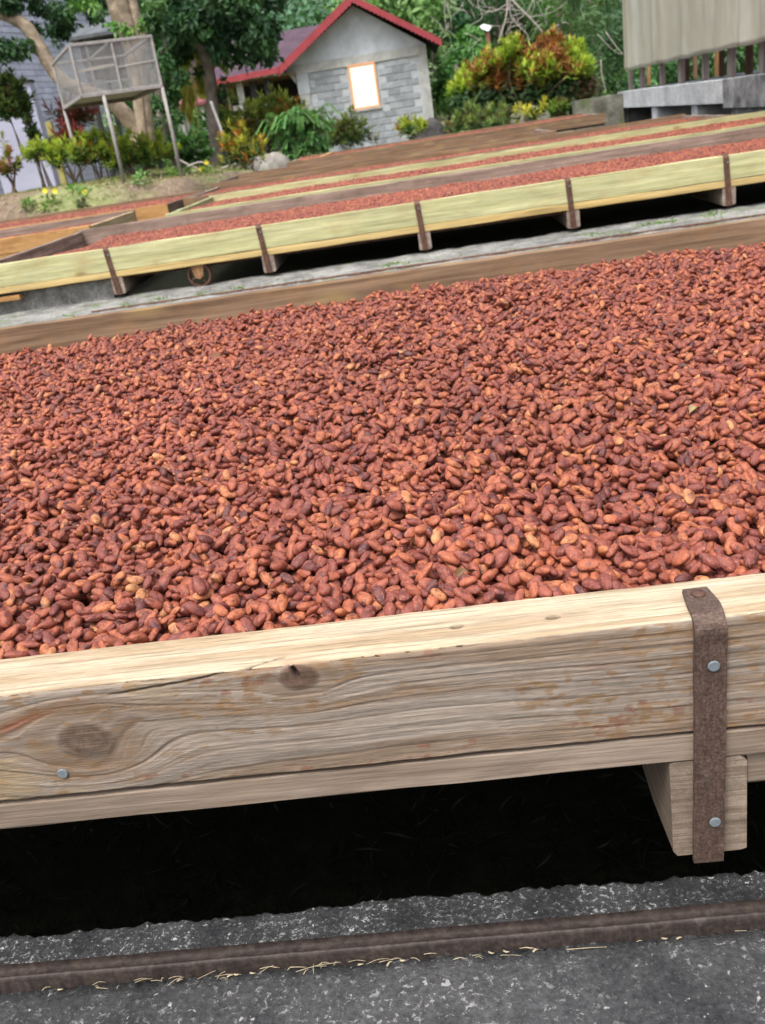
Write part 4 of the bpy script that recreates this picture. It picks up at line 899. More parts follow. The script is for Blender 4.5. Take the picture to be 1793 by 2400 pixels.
ZW = {'w_greyZ': ((.20, .16, .15), (.38, .32, .30)), 'w_brownZ': ((.10, .05, .035), (.20, .11, .08)), 'w_orangeZ': ((.26, .13, .06), (.42, .24, .12))}
for kx in ZW: M[kx] = wood(kx, *ZW[kx], axis='Z')
for (px_, w_, mt, dx) in ((1479, .10, 'w_greyZ', .35), (1506, .16, 'w_greyZ', .40), (1521, .11, 'w_orangeZ', 2.7), (1553, .14, 'w_greyZ', .42), (1598, .17, 'w_greyZ', .40), (1611, .10, 'w_brownZ', 1.3), (1630, .10, 'w_brownZ', 3.0), (1654, .13, 'w_greyZ', .40), (1681, .12, 'w_orangeZ', 2.4), (1692, .09, 'w_brownZ', 1.4), (1715, .16, 'w_greyZ', .40), (1756, .13, 'w_brownZ', .8), (1790, .16, 'w_greyZ', .40), (1850, .13, 'w_brownZ', .4)):
    x = SX+dx; y = y_at(px_, x); MB().beam((x, y, .755), (x+.01, y, 3.6), .07, w_, 4, .003, up=(0, 1, 0)).build('post', M[mt], SH)
MB().box(SX+.34, SX+.42, 6, YE, 3.61, 3.75).build('top_beam', M['w_brownY'], SH); MB().box(SX-.1, SX+3.8, 5.6, YE+.4, 3.76, 3.80).build('roof', M['slate'], SH)
MB().box(SX+3.25, SX+3.30, 6, YE, 1.28, 1.46).build('pale_board', plain('pale_teal_board', (.38, .48, .46)), SH); MB().box(SX+3.2, SX+3.24, 6, YE, .80, .90).build('low_board', M['w_orange'], SH)
def curtain():
    ys = np.linspace(y_at(1466, SX+.18), 5.8, 420); s = np.linspace(0, 1, 40); A, S = np.meshgrid(ys, s, indexing='ij'); hem = 1.10+.006*np.sin(A*5)+0*A
    Z = hem+(3.60-hem)*S; fold = .018*np.sin(A*3.3+.8*np.sin(A*.9))+.008*np.sin(A*9+2*np.sin(A*1.3))+.02*(fbm(A*2, Z*.7, 3, 5)-.5); X = SX+.18+fold*(1-.3*S)+.02*(fbm(A*4, Z*3, 3, 8)-.5)
    X = X-.010*np.exp(-((Z-hem-.22)/.012)**2); V = np.stack([X, A, Z], -1).reshape(-1, 3); i = (np.arange(419)[:, None]*40+np.arange(39)[None, :]).ravel()
    m, n, b, out = newmat('woven_tarpaulin'); setp(b, .8, .15); v = posvec(n, (2.2, 1.4, .3)); a = noise(n, v, 1.4, 5, .6); c = ramp(n, a, [(.3, (.35, .335, .265)), (.55, (.43, .43, .355)), (.75, (.49, .51, .47))])
    z2 = posvec(n, (120, 120, 120)); f = noise(n, z2, 1, 2, .6); c = mix(n, .35, c, ramp(n, f, [(.3, .7), (.7, 1.3)]), 'MULTIPLY'); v3 = posvec(n, (9, 4.5, .2)); g3 = noise(n, v3, 1, 3, .5); c = mix(n, ramp(n, g3, [(.60, 0.), (.72, .5)]), c, (.24, .17, .115)); n.links.new(c, b.inputs['Base Color']); bump(n, b, f, .003, .4)
    o = raw('tarpaulin_curtain', V, np.stack([i, i+1, i+41, i+40], -1), None, m, None, None, True); sdm = o.modifiers.new('thickness', 'SOLIDIFY'); sdm.thickness = .003
    tag(o, 'long olive grey tarpaulin curtain hanging from the timber shed', 'curtain')
curtain()

# ================================================================ ROCKS
def rock(label, px, pyb, Y, wpx, hpx, mat, seed, flat=1.0):
    p = at(px, pyb, Y); k = .925*Y/2200; Wm, Hm = wpx*k/2, hpx*k; r = np.random.default_rng(seed); mb = MB(); V = []; nu, nv = 36, 20
    for j in range(nv+1):
        for i in range(nu):
            th, ph = pi*j/nv, 2*pi*i/nu; d = np.array([sin(th)*cos(ph), sin(th)*sin(ph), cos(th)])
            q = .80+.42*(fbm(d[0]*1.4+d[2]*.9+seed, d[1]*1.4-d[2]*.7, 4, seed))+.10*abs(vn(d[0]*4+3, d[2]*4+d[1]*2, seed)-.5); V.append(p+d*np.array([Wm, Wm*.8, Hm])*q*.95)
    mb.add(V, [(j*nu+i, j*nu+(i+1) % nu, (j+1)*nu+(i+1) % nu, (j+1)*nu+i) for j in range(nv) for i in range(nu)]); tag(mb.build('boulder', mat, None, True), label, 'boulder')
rock('rounded grey boulder between the orange croton and the feathery bush', 650, 402, 18.6, 96, 44, M['rock'], 3)
rock('smaller grey boulder tucked against the orange croton', 602, 398, 18.9, 40, 34, M['rock'], 8)
rock('black boulder at the right corner of the hut', 1012, 322, 24, 80, 44, M['darkrock'], 5)
rock('pale stone behind the small yellow leaved plant', 1235, 290, 22, 110, 36, M['oldwall'], 6)
rock('dark grey boulder at the foot of the dark tree', 440, 392, 20.5, 80, 26, M['darkrock'], 12)

# ================================================================ SHRUBS
RG = 'croton shrubs in a row before the wire cage'
croton('small croton with rust red and green leaves, leftmost in the row', 33, 442, 15.4, 62, 108, 26, 1, (.34, .36, .06), (.22, .17, .05), (.40, .13, .05), .65, group=RG, L=.12)
croton('small yellow green croton second from the left, on thin bare stems', 108, 428, 15.9, 76, 100, 38, 2, group=RG, lowp=.05, hole=.68, L=.12)
croton('wide yellow green croton in front of the left cage pole', 178, 428, 15.9, 100, 100, 62, 3, group=RG, lowp=.10, hole=.58)
croton('taller yellow green croton with a few orange leaves by the middle cage pole', 240, 428, 16.1, 86, 116, 60, 4, group=RG, lowp=.3, hole=.58)
croton('largest bright yellow green croton under the right end of the cage', 330, 430, 16.0, 145, 122, 110, 5, group=RG, lowp=.14, hole=.52)
croton('low yellow green sprig at the right cage pole', 408, 392, 16.6, 62, 52, 14, 6, group=RG, lowp=.02, hole=.6)
croton('croton with a burst of bright orange and yellow leaves beside the leaning stake', 588, 412, 17.4, 120, 124, 72, 7, (.40, .38, .05), (.14, .17, .04), (.62, .22, .04), .34, L=.14, hole=.42)
croton('broad hedge like croton with olive and orange leaves left of the hut', 640, 352, 23, 215, 128, 190, 8, (.30, .32, .07), (.12, .19, .05), (.40, .17, .05), .35, L=.19, w=.055, hole=.35)
croton('dark green croton with brownish inside in front of the hut', 815, 360, 21.5, 118, 96, 120, 9, (.20, .25, .05), (.06, .10, .03), (.16, .07, .05), .25, L=.15, hole=.38)
croton('small young yellow green croton before the hut wall', 968, 332, 22.5, 82, 56, 18, 10, (.42, .46, .06), (.26, .34, .07), (.3, .2, .05), .05, L=.19, w=.06, hole=.5)
croton('rounded dull green croton right of the black boulder', 1125, 322, 21, 160, 80, 110, 11, (.26, .33, .10), (.10, .17, .05), (.20, .11, .06), .3, L=.15, hole=.30)
t_ = None
def big_croton():
    b0 = at(1215, 300, 24); t = thing('croton_tree', 'tall spreading croton of green, orange and red leaves right of the hut', 'shrub', tuple(b0)); r = np.random.default_rng(77); mb = MB(); st = MB(); tips = []; 
    lobes = ((1085, 205, 40, 45), (1115, 175, 45, 45), (1150, 150, 40, 50), (1185, 165, 50, 50), (1225, 135, 40, 50), (1255, 160, 50, 60), (1290, 105, 35, 45), (1300, 150, 50, 60), (1340, 125, 40, 45), (1360, 155, 32, 40), (1200, 105, 28, 30), (1240, 190, 60, 30), (1160, 200, 60, 30), (1320, 195, 45, 35))
    k = .925*24/2200
    for (px, py, rx, ry) in lobes:
        c = at(px, py, 24+r.uniform(-.4, .5)); n = int(rx*ry/55)+8; d = unit(r.normal(0, 1, (n, 3))); d[:, 2] = np.abs(d[:, 2])*.9-.3
        tips.append(c+d*np.array([rx*k, rx*k, ry*k])*(.55+.5*r.random((n, 1)))); st.tube(smoothpts([b0+np.array([r.uniform(-.8, 1.2), 0, -.1]), (b0+c)/2+np.array([r.uniform(-.2, .5), 0, 0]), c], 4), (.04, .015), 6)
    tips = np.concatenate(tips); n = len(tips); mode = r.random(n); sh = r.uniform(.7, 1.25, n); zmin, zmax = tips[:, 2].min(), tips[:, 2].max(); lob = fbm(tips[:, 0]*1.6, tips[:, 2]*1.6, 3, 4)
    def colf(q, idx):
        h = (tips[idx, 2]-at(1215, 200, 24)[2]+(tips[idx, 0]-b0[0])*-.05)/.9; out = q[:, None]; c = np.array((.50, .58, .09))*(1-out)+np.array((.20, .32, .06))*out
        o_ = ((lob[idx]+.25*r.random(len(q))) > .60+.16*np.clip(h, -1, 1))[:, None]; c = np.where(o_, np.where(r.random((len(q), 1)) < .55, np.array((.46, .21, .07)), np.array((.27, .09, .05)))*r.uniform(.5, 1.3, (len(q), 1)), c)
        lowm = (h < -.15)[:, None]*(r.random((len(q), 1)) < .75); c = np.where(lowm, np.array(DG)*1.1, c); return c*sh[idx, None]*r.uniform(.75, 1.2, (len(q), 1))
    rosettes(mb, tips, np.tile(np.array([0, -.1, 1.]), (n, 1))+r.normal(0, .35, (n, 3)), 15, .20, .06, colf, r)
    inner = [(*at(px, py, 24.1), .42) for px, py in ((1090, 240), (1130, 225), (1180, 215), (1240, 215), (1290, 205), (1335, 200), (1360, 200), (1265, 240), (1200, 250), (1150, 250), (1320, 240))]
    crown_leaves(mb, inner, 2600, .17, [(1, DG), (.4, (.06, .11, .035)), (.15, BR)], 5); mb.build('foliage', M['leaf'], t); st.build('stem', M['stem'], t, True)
big_croton()
croton('little plant with yellow and orange leaves in front of the pale stone', 1240, 292, 21.2, 92, 50, 15, 13, (.60, .52, .08), (.35, .36, .07), (.65, .28, .06), .5, L=.17, w=.06, hole=.5)
croton('low green croton at the foot of the tall croton near the low wall', 1308, 280, 22.5, 60, 42, 22, 14, (.24, .34, .06), (.08, .16, .04), (.2, .1, .05), .1, L=.17, w=.05)
croton('dark cone trimmed bush on a bare stem before the lilac wall', 56, 366, 20, 98, 186, 230, 15, (.13, .19, .06), (.05, .09, .035), (.22, .07, .05), .15, L=.17, w=.05, hole=.60, name='topiary_bush', stems=2, fill=.1)
croton('thin dark upright shrub beside the yellow post', 92, 372, 21, 30, 110, 40, 16, (.06, .12, .04), (.03, .07, .025), (.12, .03, .03), .3, L=.13, hole=.5)
croton('dark red leaved cordyline below the cage', 168, 352, 18.5, 60, 55, 22, 17, (.26, .05, .06), (.16, .03, .04), (.30, .06, .06), .5, L=.24, w=.04, name='cordyline', cat='plant')
croton('tall red and green cordyline on thin stems behind the cage', 196, 352, 20, 88, 122, 34, 18, (.20, .045, .05), (.06, .07, .03), (.24, .05, .05), .5, L=.26, w=.045, name='cordyline', cat='plant', hole=.62)
croton('low green bush under the red cordyline', 128, 372, 20.5, 90, 44, 40, 19, (.05, .12, .045), (.03, .08, .03), (.1, .1, .04), .1, L=.16)
croton('leafy green bush behind the right cage pole', 452, 388, 20, 100, 80, 60, 20, (.10, .22, .07), (.045, .12, .04), (.2, .25, .1), .12, L=.16, w=.08, hole=.4)
croton('dark green bush between the dark tree and the hut veranda', 535, 352, 24, 90, 92, 70, 21, (.07, .16, .05), (.03, .09, .03), (.1, .12, .04), .1, L=.2, w=.09, hole=.4)
# feathery bush: arching fronds of small paired leaflets
def feathery():
    b0 = at(718, 380, 19.0); t = thing('feathery_shrub', 'feathery blue green bush with arching fronds in front of the hut', 'shrub', tuple(b0)); r = np.random.default_rng(5); mb = MB(); st = MB(); k = .925*19/2200
    for f in range(230):
        az = r.uniform(0, 2*pi); hgt = r.uniform(.15, 1.0)*150*k; o_ = b0+np.array([np.clip(r.normal(0, .22), -.45, .45), r.normal(0, .15), hgt*.72]); Lf = r.uniform(.20, .40); d = np.array([cos(az), sin(az)*.8, r.uniform(.15, .8)])
        pts = smoothpts([o_, o_+d*Lf*.5, o_+d*Lf*np.array([1, 1, .45])+np.array([0, 0, -.16])], 11); st.tube(pts, (.006, .003), 4)
        P = np.array(pts)[1:]; tg = unit(np.gradient(np.array(pts), axis=0))[1:]; sd_ = unit(np.cross(tg, [0, 0, 1.])); base = np.array((.13, .34, .12))*r.uniform(.6, 1.3)+np.array((.05, .03, 0))*r.random()
        for s in (-1, 1):
            for rep in range(2):
                B = P+tg*rep*.02; D = unit(sd_*s+tg*.5-np.array([0, 0, .18])); leaf_quads(mb, B, D, np.tile([0, 0, 1.], (len(B), 1))+r.normal(0, .25, (len(B), 3)), .085, .019, base*r.uniform(.8, 1.2, (len(B), 1)))
    for j in range(6): st.tube(smoothpts([b0+np.array([r.normal(0, .05), 0, -.1]), b0+np.array([r.normal(0, .12), r.normal(0, .1), .4]), b0+np.array([r.normal(0, .25), r.normal(0, .2), .85])], 5), (.018, .008), 6)
    mb.build('foliage', M['leaf'], t); st.build('stem', M['stem'], t, True)
feathery()

# ================================================================ TREES
def tree(name, label, trunk_paths, clumps, mat, per, L, cols, seed, Y, group=None, wd=.5, lj=0.12):
    """trunk_paths: lists of photo points with radii in metres; clumps: photo centre, radius in px, distance shift"""
    k = .925*Y/2200; b0 = at(trunk_paths[0][0][0], trunk_paths[0][0][1], Y); t = thing(name, label, 'tree', tuple(b0), group); tr = MB()
    for path in trunk_paths:
        rad = [q[2] for q in path]; pts = [at(q[0], q[1], Y+(q[3] if len(q) > 3 else 0)) for q in path]; tr.tube(smoothpts(pts, 7), rad, 14, jit=lj)
    tr.build('trunk', mat, t, True); mb = MB(); crown_leaves(mb, [(*at(px, py, Y+dy), rp*k) for px, py, rp, dy in clumps], per, L, cols, seed, wd); mb.build('crown', M['leaf'], t); return t
r_ = np.random.default_rng(99)
def fillc(x0, x1, y0, y1, n, r0, r1, dy=1.2, keep=None):
    o = []
    while len(o) < n:
        px, py = r_.uniform(x0, x1), r_.uniform(y0, y1)
        if keep and not keep(px, py): continue
        o.append((px, py, r_.uniform(r0, r1), r_.uniform(-dy, dy)))
    return o
DK = [(3, (.022, .062, .028)), (2, (.035, .09, .035)), (1, (.07, .15, .05))]; MD = [(2, (.03, .085, .032)), (3, (.055, .14, .045)), (1, (.11, .22, .07))]
BRI = [(2, (.12, .26, .06)), (2, (.08, .19, .05)), (1, (.20, .34, .09))]
tree('forked_tree', 'pale forked tree with one limb sweeping far left over the cage',
     [[(340, 352, .26), (318, 300, .17), (262, 240, .14, -.2), (205, 216, .13, -.3), (150, 192, .13, -.4), (116, 150, .13, -.4), (92, 108, .12, -.4), (60, 62, .12, -.4), (20, 38, .11, -.4), (-60, 10, .10, -.4)],
      [(344, 350, .20), (334, 250, .17), (322, 150, .17), (303, 80, .19), (284, 30, .21), (268, -50, .24)], [(338, 120, .08), (328, 70, .09), (312, 10, .09), (300, -60, .10)], [(30, 40, .06, -.4), (10, -10, .05, -.4), (5, -60, .04, -.4)]],
     fillc(-50, 62, 85, 150, 12, 14, 26, .7, lambda x, y: y > 70+x*.4)+fillc(-50, 92, -50, 30, 14, 16, 28, .7)+fillc(50, 88, 60, 92, 3, 10, 15, .3, lambda x, y: x > y*.5+20)+[(75, 62, 14, 0), (84, 96, 8, 0)],
     M['bark'], 2600, .15, DK, 31, 19.5)
tree('shade_tree', 'dense dark green leafy branches hanging above the grey pavilion', [[(372, 330, .10), (368, 200, .09), (250, -60, .08)]],
     fillc(115, 250, -50, 40, 16, 16, 26, 1)+fillc(118, 160, 30, 88, 6, 12, 17, .5, lambda x, y: x < 162-(y-30)*.2)+[(110, 70, 9, 0), (135, 100, 9, 0), (165, 50, 16, 0), (150, 66, 14, 0)], M['barkdark'], 2400, .16, DK, 32, 22)
mb = None
tree('sapling', 'sprig of fresh light green leaves crossing the pale trunk', [[(345, 345, .03, 0), (330, 200, .02, 0), (300, 75, .012, 0)]], [(262, 62, 13, 0), (285, 66, 13, 0), (306, 74, 13, 0), (325, 62, 10, 0), (335, 56, 8, 0), (290, 84, 9, 0), (170, 14, 14, .5), (200, 6, 16, .5), (222, 14, 12, .5)], M['stem'], 2600, .15, BRI, 33, 18.6)
tree('leafy_tree', 'mid green drooping leafy tree behind the right half of the cage', [[(390, 360, .07), (385, 250, .06), (380, 110, .04)]],
     fillc(352, 432, 95, 345, 26, 16, 26, 1)+fillc(330, 380, 0, 100, 8, 18, 26, 1), M['barkdark'], 1900, .17, MD, 34, 21.5)
tree('dark_tree', 'dark barked tree forking above a straight trunk beside the leaning stake',
     [[(512, 402, .17), (505, 350, .14), (500, 290, .125), (496, 220, .12), (489, 160, .12), (472, 110, .11), (455, 50, .10), (440, -40, .09)], [(490, 165, .11), (505, 105, .09), (522, 50, .08), (540, -40, .07)], [(470, 110, .04), (478, 40, .03), (500, 60, .02)]],
     fillc(372, 640, -50, 75, 46, 20, 32, 1.4)+fillc(430, 640, 60, 135, 22, 16, 26, 1.2, lambda x, y: x > 500 or x < 455)+fillc(555, 630, 100, 150, 5, 10, 15, .5)+fillc(400, 450, 70, 120, 6, 12, 20, 1)+[(470, 165, 11, 0), (520, 190, 11, 0), (530, 225, 10, 0), (508, 212, 8, 0)], M['barkdark'], 1700, .19, [(3, (.024, .066, .032)), (3, (.042, .105, .045)), (1.4, (.075, .17, .06))], 35, 21.8)
tree('fruit_tree', 'bushy fresh green tree standing just right of the hut', [[(1075, 270, .08), (1070, 150, .06)]], fillc(1030, 1120, 70, 240, 20, 18, 32, 1.5, lambda x, y: not (x < 1042 and y < 170)), M['barkdark'], 900, .26, [(2, (.10, .25, .06)), (2, (.055, .15, .04)), (1, (.15, .32, .09))], 36, 34)
# palm frond, stake, cage flowers
def palm():
    b0 = at(455, 352, 22.5); t = thing('young_palm', 'young palm with one long yellowing frond hanging beside the dark tree', 'palm', tuple(b0)); mb = MB(); st = MB(); r = np.random.default_rng(3)
    for path, c, Ln in ((((466, 345), (462, 240), (450, 170), (462, 120), (470, 100)), (.42, .42, .10), .30), (((462, 240), (448, 190), (440, 215), (434, 262)), (.50, .48, .12), .34), (((466, 110), (474, 150), (478, 190)), (.30, .38, .10), .26), (((460, 150), (500, 130), (530, 150)), (.25, .34, .10), .25)):
        P = np.array(smoothpts([at(x, y, 22.5) for x, y in path], 10)); tg = unit(np.gradient(P, axis=0)); st.tube(P, (.022, .008), 6); sd_ = unit(np.cross(tg, [0, -1., .2]))
        m0 = len(P)//3 if Ln == .30 else 2
        for s in (-1, 1):
            for j in range(2): B = P[m0:]+tg[m0:]*j*.03; leaf_quads(mb, B, unit(sd_[m0:]*s*.55+tg[m0:]*.4+np.array([0, 0, -.55])), np.tile([0, -1., .3], (len(B), 1))+r.normal(0, .2, (len(B), 3)), Ln, .045, np.array(c)*r.uniform(.7, 1.25, (len(B), 1)))
    mb.build('frond', M['leaf'], t); st.build('stem', plain('yellow_midrib', (.55, .50, .14)), t, True)
palm()
a, c = at(545, 392, 20.3), at(494, 238, 20.8); tag(MB().tube(smoothpts([a-[0, 0, .1], a*.5+c*.5+np.array([.02, 0, 0]), c], 4), (.035, .03), 8, jit=.1).build('leaning_stake', M['steel'], smooth=True), 'grey wooden stake leaning against the dark tree trunk', 'stake')
p = at(425, 305, 21); tag(MB().tube(smoothpts([at(418, 318, 21), at(420, 296, 21), at(427, 296, 21), at(434, 312, 21)], 5), .03, 8).build('bent_pipe', plain('white_pipe', (.7, .7, .68), .5, .05), smooth=True), 'short bent white pipe among the plants behind the right cage pole', 'pipe')
# fallen dry branches on the lawn
for (pts, lab) in ((((440, 390), (470, 380), (500, 392)), 'pale dry branch lying on the lawn left of the dark tree'), (((520, 395), (560, 382), (600, 372)), 'pale dry branch lying on the lawn right of the dark tree'), (((405, 365), (440, 385), (470, 396)), 'dry forked branch leaning near the right cage pole')):
    tag(MB().tube(smoothpts([at(x, y, 18.3)+np.array([0, 0, .0]) for x, y in pts], 5), (.02, .008), 6, jit=.2).build('dry_branch', M['dead'], smooth=True), lab, 'branch')
# bare branches hanging in front of the hillside
def bare():
    b0 = at(1290, 85, 27); t = thing('bare_tree', 'leafless grey branches reaching down before the wooded hillside', 'tree', tuple(at(1185, -60, 27))); st = MB(); r = np.random.default_rng(8)
    for path, rr in ((((1185, -60), (1190, 0), (1186, 40), (1175, 80), (1168, 100)), .05), (((1180, -20), (1220, 20), (1250, 50), (1280, 85)), .055), (((1200, -30), (1195, 30), (1215, 60), (1235, 80), (1242, 105)), .03), (((1150, -60), (1120, 0), (1130, 40), (1100, 60)), .025), (((1188, 10), (1150, 28), (1110, 12), (1080, -20)), .022), (((1230, 25), (1170, 22), (1120, 35)), .018), (((1048, -60), (1042, 20), (1046, 75)), .03), (((1046, 10), (1056, 40), (1058, 70)), .02), (((1240, 40), (1290, 30), (1330, 5)), .02), (((1420, 75), (1445, 110), (1468, 135)), .03), (((1408, 140), (1412, 185), (1422, 215)), .03), (((1400, 80), (1440, 120), (1466, 128)), .02), (((1270, -60), (1240, 20), (1210, 50)), .03)):
        MB().tube(smoothpts([at(x, y, 27) for x, y in path], 6), (rr*.42, rr*.22), 6, jit=.2).build('branch', M['dead'], t, True)
    for j in range(60):
        x, y = r.uniform(1030, 1330), r.uniform(-40, 90); an = r.uniform(0, 2*pi); l = r.uniform(15, 55); st.tube(smoothpts([at(x, y, 27), at(x+l*.5*cos(an)+r.normal(0, 4), y+l*.5*sin(an), 27), at(x+l*cos(an), y+l*sin(an)+6, 27)], 3), (.008, .004), 4)
    tag(st.build('twigs', M['dead'], t, True), kind='stuff')
bare()
# small far roof on the hillside
p = at(1138, 64, 36.5); FR = thing('hillside_house', 'small far house with a bright white roof among the hillside trees', 'house', (p[0], 36.5, p[2]-1.2))
MB().add([p+np.array(q) for q in ((-.26, -.3, .03), (.05, -.5, -.15), (.26, .4, .04), (-.02, .5, .15), (-.26, -.3, .0), (.05, -.5, -.18), (.26, .4, .01), (-.02, .5, .12))], [(0, 1, 2, 3), (7, 6, 5, 4), (0, 4, 5, 1), (1, 5, 6, 2), (2, 6, 7, 3), (3, 7, 4, 0)]).build('roof', plain('white_roof', (.88, .9, .93), .5, .05), FR); MB().box(p[0]-.02, p[0]+.10, 36.3, 36.7, p[2]-1.6, p[2]-.18).build('wall', plain('salmon_wall', (.5, .22, .15)), FR)
# the wooded hillside
def forest():
    r = np.random.default_rng(41); mb = MB(); tr = MB(); FC = [(.08, .19, .07), (.12, .26, .08), (.055, .14, .065), (.17, .29, .11), (.10, .20, .12), (.19, .27, .14)]  # leaf greens brightened to stand in for haze over the hillside
    for i in range(150):
        Y = 37+r.random()**1.3*40; px = r.uniform(-200, 2000); p = at(px, 200, Y); g = gz(p[0], Y); h = r.uniform(3.5, 8.5); R = r.uniform(1.3, 2.8)
        c0 = np.array(FC[r.integers(0, len(FC))])*r.uniform(.75, 1.3); hz = g+h
        if abs(px-1138) < 60 and Y < 40: continue
        m = 9; cl = [(p[0]+r.normal(0, R*.6), Y+r.normal(0, R*.5), g+h*(.35+.65*r.random()), R*r.uniform(.35, .62)) for _ in range(m)]
        crown_leaves(mb, cl, 170 if Y < 55 else 90, .30 if r.random() < .7 else .42, [(2, tuple(c0)), (1, tuple(c0*1.5)), (1, tuple(c0*.6))], i+500, wd=r.choice([.25, .5, .6])); tr.tube([(p[0], Y, g-.3), (p[0]+r.normal(0, .3), Y, g+h*.8)], (.14, .06), 6)
    # undergrowth at the hill's foot
    for i in range(90):
        Y = r.uniform(34.5, 44); px = r.uniform(-200, 2000)
        if 480 < px < 1060 and Y < 40: continue
        p = at(px, 250, Y); g = gz(p[0], Y); c0 = np.array(FC[r.integers(0, len(FC))])*r.uniform(.7, 1.3); crown_leaves(mb, [(p[0]+r.normal(0, .5), Y, g+r.uniform(.2, 1.6), r.uniform(.6, 1.1)) for _ in range(4)], 260, .22, [(1, tuple(c0)), (1, tuple(c0*1.4))], i+900)
    tag(mb.build('hillside_forest', M['leaf']), 'dense mixed green forest covering the hillside behind the hut', 'forest', None, 'stuff'); tag(tr.build('forest_trunks', M['barkdark'], smooth=True), 'trunks standing inside the hillside forest', 'trunks', None, 'stuff')
forest()
# mid-distance greenery right of the hut and under the shed
tree('feathery_tree', 'soft grey green feathery tree filling the gap left of the curtain', [[(1400, 240, .06), (1405, 100, .05)]], fillc(1330, 1475, -40, 215, 34, 20, 34, 2), M['barkdark'], 800, .26, [(2, (.09, .17, .075)), (2, (.055, .12, .055)), (1, (.14, .23, .10))], 38, 30, wd=.25)
tree('scrub_thicket', 'dark green thicket seen between the shed posts', [[(1600, 230, .05), (1600, 150, .04)]], fillc(1480, 1850, 110, 225, 34, 20, 34, 1.5), M['barkdark'], 900, .24, MD, 39, 27)

# ================================================================ SMALL PLANTS, GRASS, STRAW
def weed(label, px, py, Y, s, flowers=(), c=(.20, .34, .08), name='weed', cat='weed', seed=0):
    b0 = at(px, py, Y); b0[2] = gz(b0[0], Y); r = np.random.default_rng(seed+px); t = thing(name, label, cat, tuple(b0)); mb = MB(); n = 70; d = unit(r.normal(0, 1, (n, 3))); d[:, 2] = np.abs(d[:, 2]); B = b0+d*s*r.random((n, 1))**.5*np.array([1, 1, 1.3])
    leaf_quads(mb, B, unit(d+r.normal(0, .3, (n, 3))), unit(r.normal(0, .4, (n, 3))+[0, 0, 1]), .07, .04, np.array(c)*r.uniform(.6, 1.3, (n, 1))); mb.build('leaves', M['leaf'], t)
    for (fx, fy) in flowers:
        f = at(fx, fy, Y-.02); fb = MB()
        for k in range(6): a_ = k*pi/3; d_ = np.array([cos(a_), -.35, sin(a_)]); leaf_quads(fb, np.array([f]), unit(d_)[None], np.array([[0, -1., .2]]), .045, .05, np.array([[.8, .7, .05]]))
        fb.build('flower', M['petal'], t); st = MB().tube([tuple(b0), tuple((b0+f)/2+[.01, 0, 0]), tuple(f)], .004, 5); st.build('stalk', M['stem'], t)
weed('green weed with two yellow flowers on the dirt bank', 118, 480, 14.4, .15, ((106, 447), (129, 448)), seed=1)
weed('green weed with one small orange yellow bud right of the twin flowers', 188, 470, 14.5, .16, ((198, 450),), (.18, .36, .09), seed=2)
weed('tall weed with two yellow blooms, one above the other, near the right cage pole', 485, 400, 16.6, .15, ((484, 381), (471, 396)), seed=3)
weed('weed with three small yellow flowers stacked on one stalk', 414, 445, 15.3, .12, ((412, 425), (412, 434), (411, 443)), seed=4)
weed('low pale green weed at the left end of the bank', 62, 468, 14.5, .10, (), (.22, .36, .12), seed=5); weed('small green seedling beside the largest croton', 335, 440, 14.6, .13, (), (.22, .40, .15), seed=6)
weed('small bright weed below the twin yellow flowers', 78, 484, 14.2, .06, (), (.25, .42, .10), seed=7); weed('low green weed at the foot of the orange croton', 612, 400, 17.0, .15, (), (.20, .42, .12), seed=8)
weed('sparse dark weed at the corner of the far trays', 440, 462, 15.4, .13, (), (.07, .14, .05), seed=9); weed('dark low weed on the bare part of the bank', 200, 492, 14.3, .10, (), (.10, .12, .06), seed=10)
def tufts(name, label, cat, pts, n, L, w, c, seed, up=1.0, mat='leaf'):
    r = np.random.default_rng(seed); mb = MB(); P = np.concatenate([np.array(p)+r.normal(0, sd, (n_, 3))*np.array([1, 1, 0]) for p, sd, n_ in pts]); k = len(P); d = unit(r.normal(0, .6, (k, 3))*np.array([1, 1, .3])+[0, 0, up])
    leaf_quads(mb, P, d, unit(r.normal(0, 1, (k, 3))), L*r.uniform(.5, 1.3, k), w, np.array(c)*r.uniform(.6, 1.4, (k, 1)), droop=.3); return tag(mb.build(name, M[mat]), label, cat, None, 'stuff')
r = np.random.default_rng(55); g = []
for _ in range(1500):
    x, y = r.uniform(-9.5, -1.2), r.uniform(13.9, 24)
    if fbm(x*.9, y*.9, 3) < .50 and y < 19: continue
    g.append(((x, y, gz(x, y)), .10, 16))
tufts('grass', 'short green and straw coloured lawn grass round the shrubs', 'grass', g, 0, .065, .012, (.20, .24, .08), 1)
g = [((x, y, gz(x, y)), .12, 9) for x, y in ((r.uniform(-9, -2.4), r.uniform(13.5, 15.4)) for _ in range(420))]
tufts('dry_litter', 'dry straw and dead leaves scattered on the dirt bank', 'litter', g, 0, .06, .02, (.36, .29, .18), 2, .25)
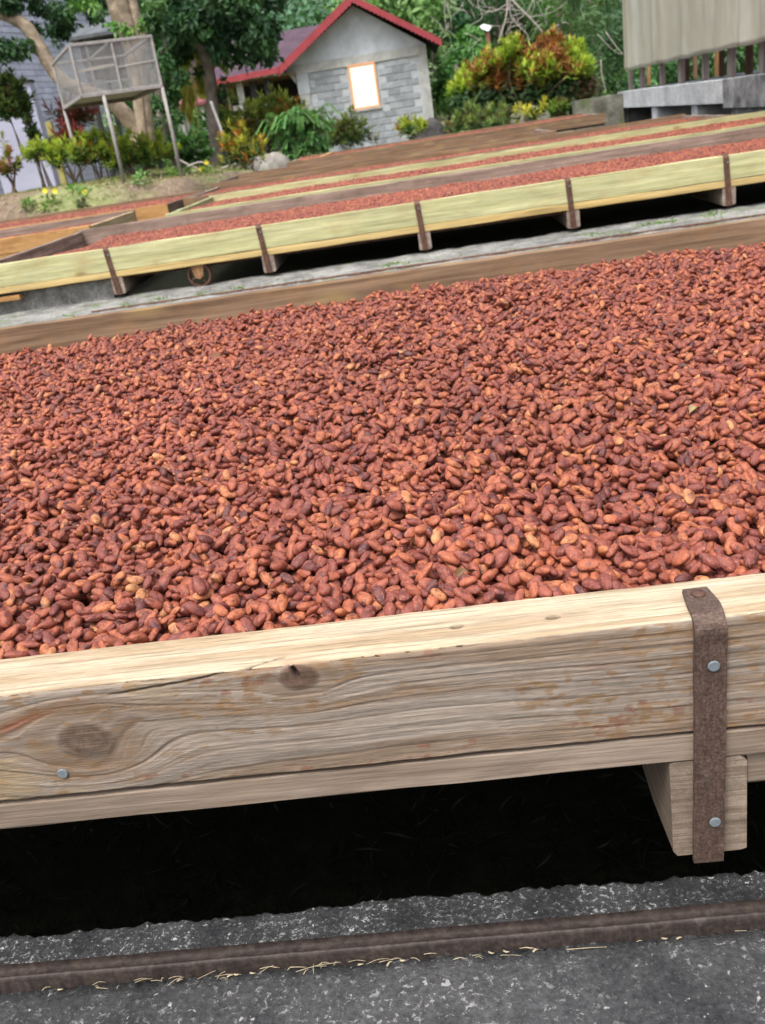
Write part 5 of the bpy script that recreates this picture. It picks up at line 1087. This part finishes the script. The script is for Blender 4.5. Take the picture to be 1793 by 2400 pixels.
g = [((x, y, -.335), .05, 8) for x, y in ((r.uniform(-1.2, .8), r.uniform(.95, 2.4)) for _ in range(300))]
tufts('pit_grass', 'sparse dark grass growing in the shade below the nearest tray', 'grass', g, 0, .05, .004, (.009, .014, .007), 3, .3)  # blade colour near black, with the shade under the tray put in
kerbpts = [((x, y, .078), .03, 30) for x, y in ((-1.9, 5.86), (-1.7, 5.9), (-1.45, 5.9), (-1.2, 5.92), (-.25, 5.95), (-.2, 5.98), (1.0, 6.0), (1.35, 6.08), (1.42, 6.1), (1.5, 6.08), (1.75, 6.1), (1.8, 6.15), (-2.25, 5.75))]+[((x, y, .078), .06, 10) for x, y in ((r.uniform(-2, 2.4), r.uniform(5.82, 5.88)) for _ in range(12))]+[((-2.3-.1*k, 6.36, .08), .03, 20) for k in range(3)]
tufts('kerb_weeds', 'small green weeds sprouting from the concrete kerb behind the nearest tray', 'weeds', kerbpts, 0, .020, .009, (.16, .26, .07), 4, .35)
def straw():
    r = np.random.default_rng(17); mb = MB()
    dens = lambda x: .25+.9*np.exp(-((x+.36)/.10)**2)+.5*np.exp(-((x+.13)/.10)**2)+.35*np.exp(-((x-.1)/.06)**2)
    for _ in range(105):
        x = r.uniform(-.62, .40)
        if r.random() > dens(x): continue
        y = .7615-abs(r.normal(0, .005)); L = r.uniform(.002, .014)*(1 if r.random() < .88 else 2.2); an = r.normal(.1, .9); z = .056+abs(r.normal(0, .0015)); a = np.array([x, y, z]); d = np.array([cos(an), sin(an)*.35, r.normal(0, .12)])*L; cv = np.array([0, 0, r.uniform(0, .003)])
        mb.tube(smoothpts([a-d, a+cv, a+d], 3), (r.uniform(.0003, .0006), .0003), 4)
    for _ in range(14):
        x = r.uniform(-.6, .3); mb.tube([(x, .757+r.normal(0, .003), .056), (x+.003, .757, .057), (x+.006, .758, .056)], (.0012, .0007), 6)
    tag(mb.build('straw_litter', M['straw'], smooth=True), 'thin line of dry straw bits along the rusty rail in front', 'litter', None, 'stuff')
straw()
